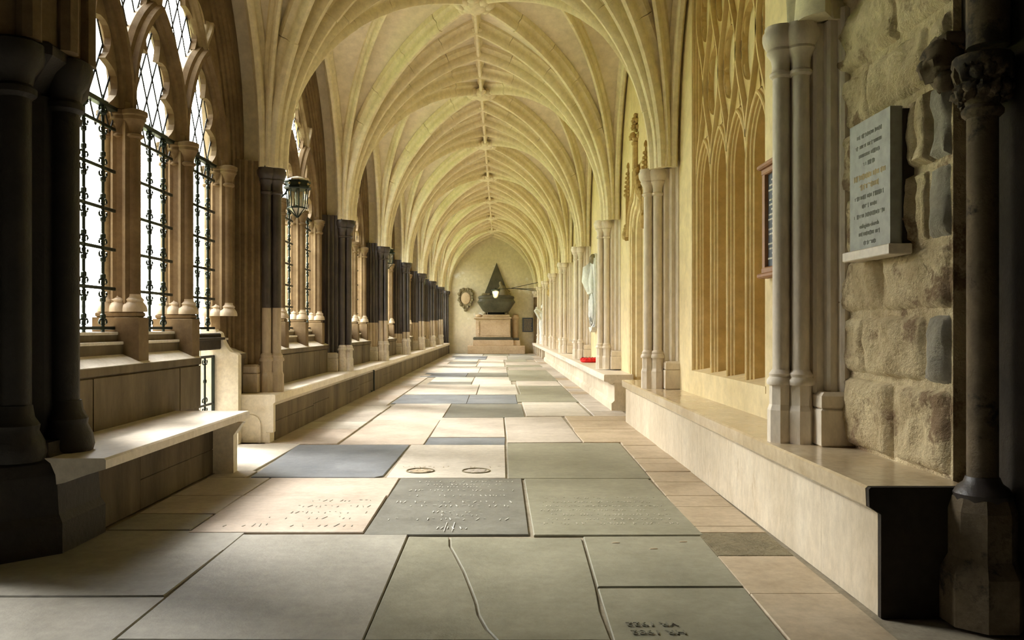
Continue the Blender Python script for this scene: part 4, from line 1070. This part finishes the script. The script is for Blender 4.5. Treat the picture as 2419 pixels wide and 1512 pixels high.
def bowl():
    g = G(); prof = [(0.50, 0.30, 1.86), (0.60, 0.36, 1.92), (0.74, 0.44, 2.14), (0.86, 0.50, 2.32), (0.80, 0.47, 2.40), (0.78, 0.46, 2.46), (0.82, 0.49, 2.50), (0.80, 0.48, 2.56), (0.62, 0.42, 2.62)]
    n = 24; vs = []; fs = []
    for w, d, z in prof:
        for i in range(n):
            a = 2*PI*i/n; c, s_ = math.cos(a), math.sin(a)
            vs.append((0.05+w*math.copysign(abs(c)**0.45, c), -0.50+d*math.copysign(abs(s_)**0.45, s_), z))
    for k in range(len(prof)-1):
        for i in range(n): j = (i+1) % n; fs.append((k*n+i, k*n+j, (k+1)*n+j, (k+1)*n+i))
    fs.append(tuple(range(n-1, -1, -1))); fs.append(tuple(range((len(prof)-1)*n, len(prof)*n)))
    g.add(vs, fs); return g
obj('sarcophagus', bowl(), M['tombdark'], tb, smooth=35)
g = G(); g.add([(-0.52, -0.02, 2.60), (0.64, -0.02, 2.60), (0.64, -0.16, 2.60), (-0.52, -0.16, 2.60), (0.07, -0.06, 4.13)], [(3, 2, 4), (2, 1, 4), (1, 0, 4), (0, 3, 4), (0, 1, 2, 3)])
obj('pyramid', g, M['tombdark'], tb)
g = G()   # seated weeping figure, one continuous robed mass
sk = [((0.38, -0.42, 2.62), 0.22), ((0.36, -0.42, 2.74), 0.21), ((0.33, -0.40, 2.88), 0.16), ((0.30, -0.40, 3.00), 0.14), ((0.27, -0.40, 3.08), 0.07), ((0.25, -0.41, 3.16), 0.085), ((0.24, -0.41, 3.24), 0.06)]
g.tube([p for p, r in sk], 1.0, 12, scale=[r for p, r in sk])
g.tube([(0.25, -0.46, 2.98), (0.12, -0.52, 2.82), (0.02, -0.5, 2.78)], 1.0, 8, scale=[0.07, 0.055, 0.04])
g.blob((0.48, -0.40, 2.78), 0.16, 10, 7, 0.6, 1.2, 0.8, 0.9, 2)
obj('mourning_figure', g, M['bronze'], tb, smooth=60)
g = G()
for xx in (-0.50, -0.42, -0.28, 0.62): g.blob((xx, -0.42, 2.66), 0.09, 8, 6, 0.5, 1.2, 0.8, 0.7, xx)
obj('drapery', g, M['bronze'], tb, smooth=60)
# cartouche
ct = thing('wall_cartouche', 'carved stone cartouche with scrolled rim on the end wall', 'monument', (-1.53, END-0.06, 2.48))
sh2 = [(-0.26, 0.42), (-0.34, 0.25), (-0.34, -0.05), (-0.24, -0.30), (0.0, -0.56), (0.24, -0.30), (0.34, -0.05), (0.34, 0.25), (0.26, 0.42), (0.12, 0.48), (-0.12, 0.48)]
obj('back_plate', G().prism(sh2[::-1], 'y', -0.04, 0.06), M['bronze'], ct)
obj('oval_field', G().blob((0, -0.05, 0.02), 0.22, 16, 10, 0.0, 1.0, 0.25, 1.25), M['tombpink'], ct, smooth=50)
g = G()
for i in range(len(sh2)):
    a = Vector(sh2[i]); b = Vector(sh2[(i+1) % len(sh2)]); q = (a+b)*0.5
    g.blob((a.x*0.9, -0.07, a.y*0.9), 0.075, 8, 6, 0.5, 1, 0.7, 1, i); g.blob((q.x*0.86, -0.07, q.y*0.86), 0.055, 8, 6, 0.5, 1, 0.7, 1, i+20)
obj('scrolled_rim', g, M['bronze'], ct, smooth=60)
# dark brass-lettered plaque on the end wall
t = thing('wall_plaque', 'square dark slate plaque low on the end wall', 'plaque', (1.28, END-0.03, 1.30))
obj('tablet', G().box(-0.24, 0.24, -0.02, 0.03, -0.32, 0.32, 0.006), M['board'], t)
g = G()
for r in range(9):
    z = 0.24-r*0.06; xx = -0.17
    while xx < 0.16:
        w = random.uniform(0.02, 0.05); g.box(xx, xx+w, -0.0225, -0.0195, z-0.012, z+0.012); xx += w+0.015
obj('worn_lettering', g, M['gilt'], t)
# dark doorway strip at the end of the right wall
o = obj('door_2', G().box(1.72, 1.80, END-0.5, END-0.02, 0.45, 1.95, 0.01), M['darkstone']); tag(o, 'narrow dark door edge beside the end wall', kind='structure')

# lit lantern on a long iron bracket near the end wall
t = thing('hanging_lantern', 'lit lantern on long iron bracket arms before the tomb', 'lantern', (-0.16, 34.0, 2.55))
obj('lamp_glass', G().lathe([(0.05, -0.16), (0.10, -0.10), (0.12, 0.0), (0.14, 0.06), (0.13, 0.14), (0.05, 0.17)], 12), M['frost'], t, smooth=50)
obj('bulb', G().blob((0, -0.16, 0.06), 0.055, 12, 8), M['bulb'], t, smooth=60)
obj('crown_ring', G().lathe([(0.15, 0.12), (0.17, 0.14), (0.17, 0.18), (0.10, 0.20), (0.02, 0.26)], 12), M['iron'], t)
obj('bracket_arm', G().tube([(0.0, 0, 0.20), (0.6, 0, 0.24), (2.10, 0, 0.20)], 0.013, 6).tube([(0.62, 0, 0.24), (2.10, 0, 0.56)], 0.011, 6).tube([(0.7, 0, 0.24), (2.10, 0, 0.10)], 0.011, 6), M['iron'], t)
pl = bpy.data.lights.new('lantern_light', 'POINT'); pl.energy = 18; pl.color = (1, 0.72, 0.36); pl.shadow_soft_size = 0.06
lo = bpy.data.objects.new('lantern_light', pl); C.objects.link(lo); lo.parent = t; lo.location = (0, -0.28, 0.06)

# wall lanterns along the arcade
def lantern(yc, x, label, z=2.60):
    t = thing('wall_lantern', label, 'lantern', (x, yc, z), 'lanterns on the arcade')
    R = 0.125; R2 = 0.105
    obj('crown_ring', G().lathe([(R+0.015, 0.13), (R+0.03, 0.14), (R+0.03, 0.16), (R+0.012, 0.165), (R+0.012, 0.205), (R+0.03, 0.21), (R+0.03, 0.225), (R, 0.23)], 8, (0, 0, 0), PI/8), M['iron'], t)
    obj('white_cap', G().lathe([(0.12, 0.228), (0.11, 0.25), (0.05, 0.275), (0.01, 0.285)], 8, (0, 0, 0), PI/8), M['frost'], t)
    g = G()
    for i in range(8):
        a = PI/8+i*PI/4; g.blob(((R+0.02)*math.cos(a), (R+0.02)*math.sin(a), 0.185), 0.014, 6, 4)
    obj('rosette', g, M['gilt'], t)
    for i in range(8):
        a = PI/8+i*PI/4; b = a+PI/4
        p = (R*math.cos(a), R*math.sin(a)); q = (R2*math.cos(a), R2*math.sin(a)); r_ = (R*math.cos(b), R*math.sin(b)); s_ = (R2*math.cos(b), R2*math.sin(b))
        obj('glazing_bar', G().tube([(p[0], p[1], 0.15), (q[0], q[1], -0.08), (q[0]*0.08, q[1]*0.08, -0.185)], 0.007, 5), M['iron'], t)
        g = G(); g.add([(p[0], p[1], 0.14), (r_[0], r_[1], 0.14), (s_[0], s_[1], -0.08), (q[0], q[1], -0.08)], [(0, 1, 2, 3)]); obj('side_pane', g, M['lampglass'], t)
        g = G(); g.add([(q[0], q[1], -0.082), (s_[0], s_[1], -0.082), (0, 0, -0.182)], [(0, 1, 2)]); obj('bottom_pane', g, M['frost'], t)
    obj('bottom_rim', G().tube([(R2*math.cos(PI/8+i*PI/4), R2*math.sin(PI/8+i*PI/4), -0.08) for i in range(8)], 0.009, 6, True), M['iron'], t)
    obj('candle_fitting', G().lathe([(0.02, -0.04), (0.02, 0.02), (0.03, 0.04), (0.02, 0.10), (0.005, 0.13)], 8), M['frost'], t, smooth=40)
    br = [(-0.10, 0.0, 0.16), (-0.12, -0.06, 0.08), (-0.16, -0.16, 0.0), (-0.22, -0.26, -0.02), (-0.30, -0.34, 0.03)]
    obj('scroll_bracket', G().tube(br, 0.011, 6).tube([(-0.22, -0.26, -0.02), (-0.24, -0.29, 0.05), (-0.20, -0.25, 0.07)], 0.007, 5), M['iron'], t, smooth=50)
    return t
lantern(9.40, -2.31, 'octagonal glass lantern on the arcade pier nearest the garth doorway')
lantern(17.55, -2.38, 'smaller looking octagonal lantern on the fourth arcade pier')
lantern(25.8, -2.42, 'distant small octagonal lantern on the sixth arcade pier')

# ------------------------------------------------------------------ monuments and wreaths along the golden wall
t = thing('marble_relief', 'tall white marble relief of a shrouded figure with oval medallion', 'monument', (1.855, 16.0, 1.87))
pr = []
for i in range(32):
    a = 2*PI*i/32; c, s_ = math.cos(a), math.sin(a)
    pr.append((0.52*math.copysign(abs(c)**0.5, c), 0.72*math.copysign(abs(s_)**0.6, s_)))
g = G(); g.prism(pr, 'x', -0.04, 0.04); g.prism([(a*0.93, b*0.95) for a, b in pr], 'x', -0.065, -0.04); obj('slab', g, M['marble'], t)
g = G()
for i in range(9):
    a = -0.30+i*0.075; g.tube([(-0.06, a*0.8, 0.55-abs(a)*0.6), (-0.10, a, 0.2), (-0.085, a*1.05, -0.05)], 1.0, 6, scale=[0.03, 0.05, 0.03])
g.tube([(-0.06, 0.05, 0.6), (-0.13, 0.03, 0.45), (-0.12, 0.0, 0.2), (-0.07, 0, 0.0)], 1.0, 10, scale=[0.05, 0.10, 0.14, 0.10])
obj('draped_figure', g, M['marble'], t, smooth=60)
obj('medallion_rim', G().tube([(-0.07, 0.40*math.cos(2*PI*i/28), -0.32+0.34*math.sin(2*PI*i/28)) for i in range(28)], 0.016, 6, True), M['slate'], t)
g = G()
for i in range(7): g.blob((-0.06, -0.22+0.075*i, -0.34+0.1*math.sin(i*1.7)), 0.10, 8, 6, 0.6, 0.5, 0.8, 1.7, i)
obj('medallion_figures', g, M['marble'], t, smooth=60)
obj('helmet', G().blob((-0.06, -0.26, 0.60), 0.10, 12, 8, 0.1, 0.8, 1, 1), M['bronze'], t, smooth=60)
obj('bracket_foot', G().prism([(-0.30, -0.70), (0.30, -0.70), (0.2, -0.76), (0, -0.80), (-0.2, -0.76)], 'x', -0.09, 0.04), M['marble'], t)
# poppy wreath on the bench
t = thing('poppy_wreath', 'red poppy wreath lying on the far bench below the marble relief', 'wreath', (1.70, 15.6, 0.50))
obj('wreath_ring', G().tube([(0.13*math.cos(2*PI*k/20), 0.13*math.sin(2*PI*k/20), 0.042) for k in range(20)], 0.042, 8, True), M['red'], t, smooth=60)
for k in range(13):
    a = 2*PI*k/13
    po = obj('poppy', G().blob((0.135*math.cos(a), 0.135*math.sin(a), 0.062), 0.042, 8, 6, 0.5, 1, 1, 0.7, k), M['red'], t, smooth=60)
    obj('poppy_centre', G().blob((0.135*math.cos(a), 0.135*math.sin(a), 0.09), 0.010, 6, 4), M['black'], po)
# tall ochre monument in the next bay
t = thing('wall_monument', 'ochre wall monument with canopy carving above a pale panel', 'monument', (1.87, 17.75, 0))
obj('niche_panel', G().box(-0.10, 0.04, -0.42, 0.42, 1.90, 2.55, 0.015), M['gold'], t)
obj('pale_slab', G().box(-0.09, 0.04, -0.40, 0.40, 0.75, 1.75, 0.015), M['newstone'], t)
g = G()
for i in range(14): g.blob((-0.12, -0.36+0.055*i, 2.62+0.30*abs(math.sin(i*0.24))+0.05*(i % 2)), 0.09, 8, 6, 0.7, 0.8, 0.8, 1.2, i)
g.blob((-0.14, 0, 2.95), 0.14, 8, 7, 0.6, 0.8, 0.9, 1.2, 3)
obj('canopy_carving', g, M['carved'], t, smooth=60)
g = G()
for i in range(8): g.blob((-0.11, -0.32+0.09*i, 1.82+0.05*math.sin(i*2.0)), 0.085, 8, 6, 0.7, 0.8, 0.9, 1.1, i+30)
obj('corbel_carving', g, M['carved'], t, smooth=60)
g = G()
for i in range(12): g.blob((-0.095, -0.38+0.02*(i % 3), 0.8+0.08*i), 0.05, 7, 5, 0.7, 0.5, 1, 1, i+50)
obj('border_carving', g, M['carved'], t, smooth=60)
# draped white figure group near the end
t = thing('broken_statue', 'white marble statue fragment leaning out beside the last piers', 'statue', (1.78, 32.9, 0.0))
g = G(); g.tube([(-0.02, 0, 0.52), (-0.03, 0, 0.9), (-0.05, 0, 1.3), (-0.02, 0, 1.65), (0, 0, 1.9)], 1.0, 12, scale=[0.16, 0.14, 0.16, 0.15, 0.06]); g.blob((-0.02, 0, 2.0), 0.11, 10, 8, 0.2)
obj('torso', g, M['marble'], t, smooth=60)
obj('arm', G().tube([(-0.08, -0.05, 1.75), (-0.33, -0.12, 1.95), (-0.36, -0.14, 1.85), (-0.24, -0.12, 1.62), (-0.08, -0.08, 1.42)], 1.0, 8, scale=[0.06, 0.06, 0.055, 0.05, 0.04]), M['marble'], t, smooth=60)
t = thing('wall_bust', 'brownish wall bust under foliage between the last two piers', 'monument', (1.845, 27.6, 2.35))
g = G(); g.blob((-0.1, 0, 0), 0.16, 10, 8, 0.3, 1, 1.2, 1); g.blob((-0.12, 0, 0.22), 0.10, 10, 8, 0.2); 
for i in range(8): g.blob((-0.1, -0.3+0.085*i, 0.34-0.02*abs(i-3.5)**1.5), 0.08, 7, 5, 0.7, 1, 1, 1, i)
obj('bust', g, M['carved'], t, smooth=60)
obj('bracket', G().lathe([(0.02, -0.45), (0.10, -0.25), (0.16, -0.14), (0.17, -0.10)], 8, (-0.04, 0, 0)), M['carved'], t)

for o in list(bpy.data.objects):
    if o.name.split('.')[0] in ('scrollwork', 'worn_inscription', 'blackletter_line', 'worn_lettering', 'crocket', 'lead_lattice', 'scrolled_rim'): o['kind'] = 'stuff'

# ------------------------------------------------------------------ rest of the enclosure: corner of the next walk behind the camera
wb = struct('wall_back', 'dark end of the corner behind the near piers')
obj('back_face', G().box(-9.5, 2.6, -3.4, -3.0, 0, 6.0), M['darkstone'], wb)
obj('side_face', G().box(2.12, 2.6, -3.0, 3.0, 0, 6.0), M['darkstone'], wb)
obj('far_side_face', G().box(-9.7, -9.4, -3.0, 4.2, 0, 6.0), M['darkstone'], wb)
# garth wall of the next walk with an opening
gw = struct('wall_garth', 'window wall of the adjoining walk')
obj('garth_face', G().box(-9.5, -7.4, 4.45, 4.65, -0.1, 6).box(-7.4, -4.0, 4.45, 4.65, -0.1, 1.1).box(-7.4, -4.0, 4.45, 4.65, 4.4, 6).box(-4.0, -2.95, 4.45, 4.65, -0.1, 6), M['win'], gw)
for xx in (-6.3, -5.2): obj('garth_mullion', G().box(xx-0.09, xx+0.09, 4.47, 4.63, 1.1, 4.4, 0.02), M['win'], gw)
rf = link('roof', G().box(-3.5, 2.6, -3.4, END+0.4, 5.9, 6.1).box(-9.7, -3.4, -3.4, 4.8, 5.9, 6.1).mesh('roof', M['darkstone'])); tag(rf, 'flat lead roof above the vault', kind='structure')
obj('corner_ceiling', G().box(-9.6, -2.45, -3.2, 4.5, 5.3, 5.5), M['darkstone'], ceiling)

# ------------------------------------------------------------------ garth outside
gr = link('ground', G().box(-60, -3.3, -30, 70, -0.3, -0.06).mesh('ground', M['lawn'])); tag(gr, 'sunlit garth lawn beyond the windows', kind='structure')
fb = thing('garth_building', 'pale stone range across the garth seen through the grilles', 'building', (-36, 18, -0.06))
obj('wall', G().box(-3, 0, -45, 45, 0, 9), M['facade'], fb)
obj('parapet', G().box(-3.2, 0.2, -45, 45, 9, 9.6), M['facade'], fb)
for i in range(16):
    yy = -42+i*5.6
    obj('buttress', G().box(0, 1.3, yy-0.5, yy+0.5, 0, 7.5).prism([(0, 7.5), (1.3, 7.5), (0, 9.2)], 'y', yy-0.5, yy+0.5), M['facade'], fb)
    pa2 = parch(1.6, 1.9, 3.4, 8); ar = [(yy+2.8-1.6, 1.1)]+[(yy+2.8+a, z) for a, z in pa2]+[(yy+2.8-a, z) for a, z in pa2[-2::-1]]+[(yy+2.8+1.6, 1.1)]
    wdo = obj('window', G().prism(ar[::-1], 'x', 0.0, 0.03), M['windowdark'], fb)
    obj('window_bar', G().box(0.03, 0.12, yy+2.2, yy+2.3, 1.1, 5.0).box(0.03, 0.12, yy+3.3, yy+3.4, 1.1, 5.0), M['facade'], wdo)
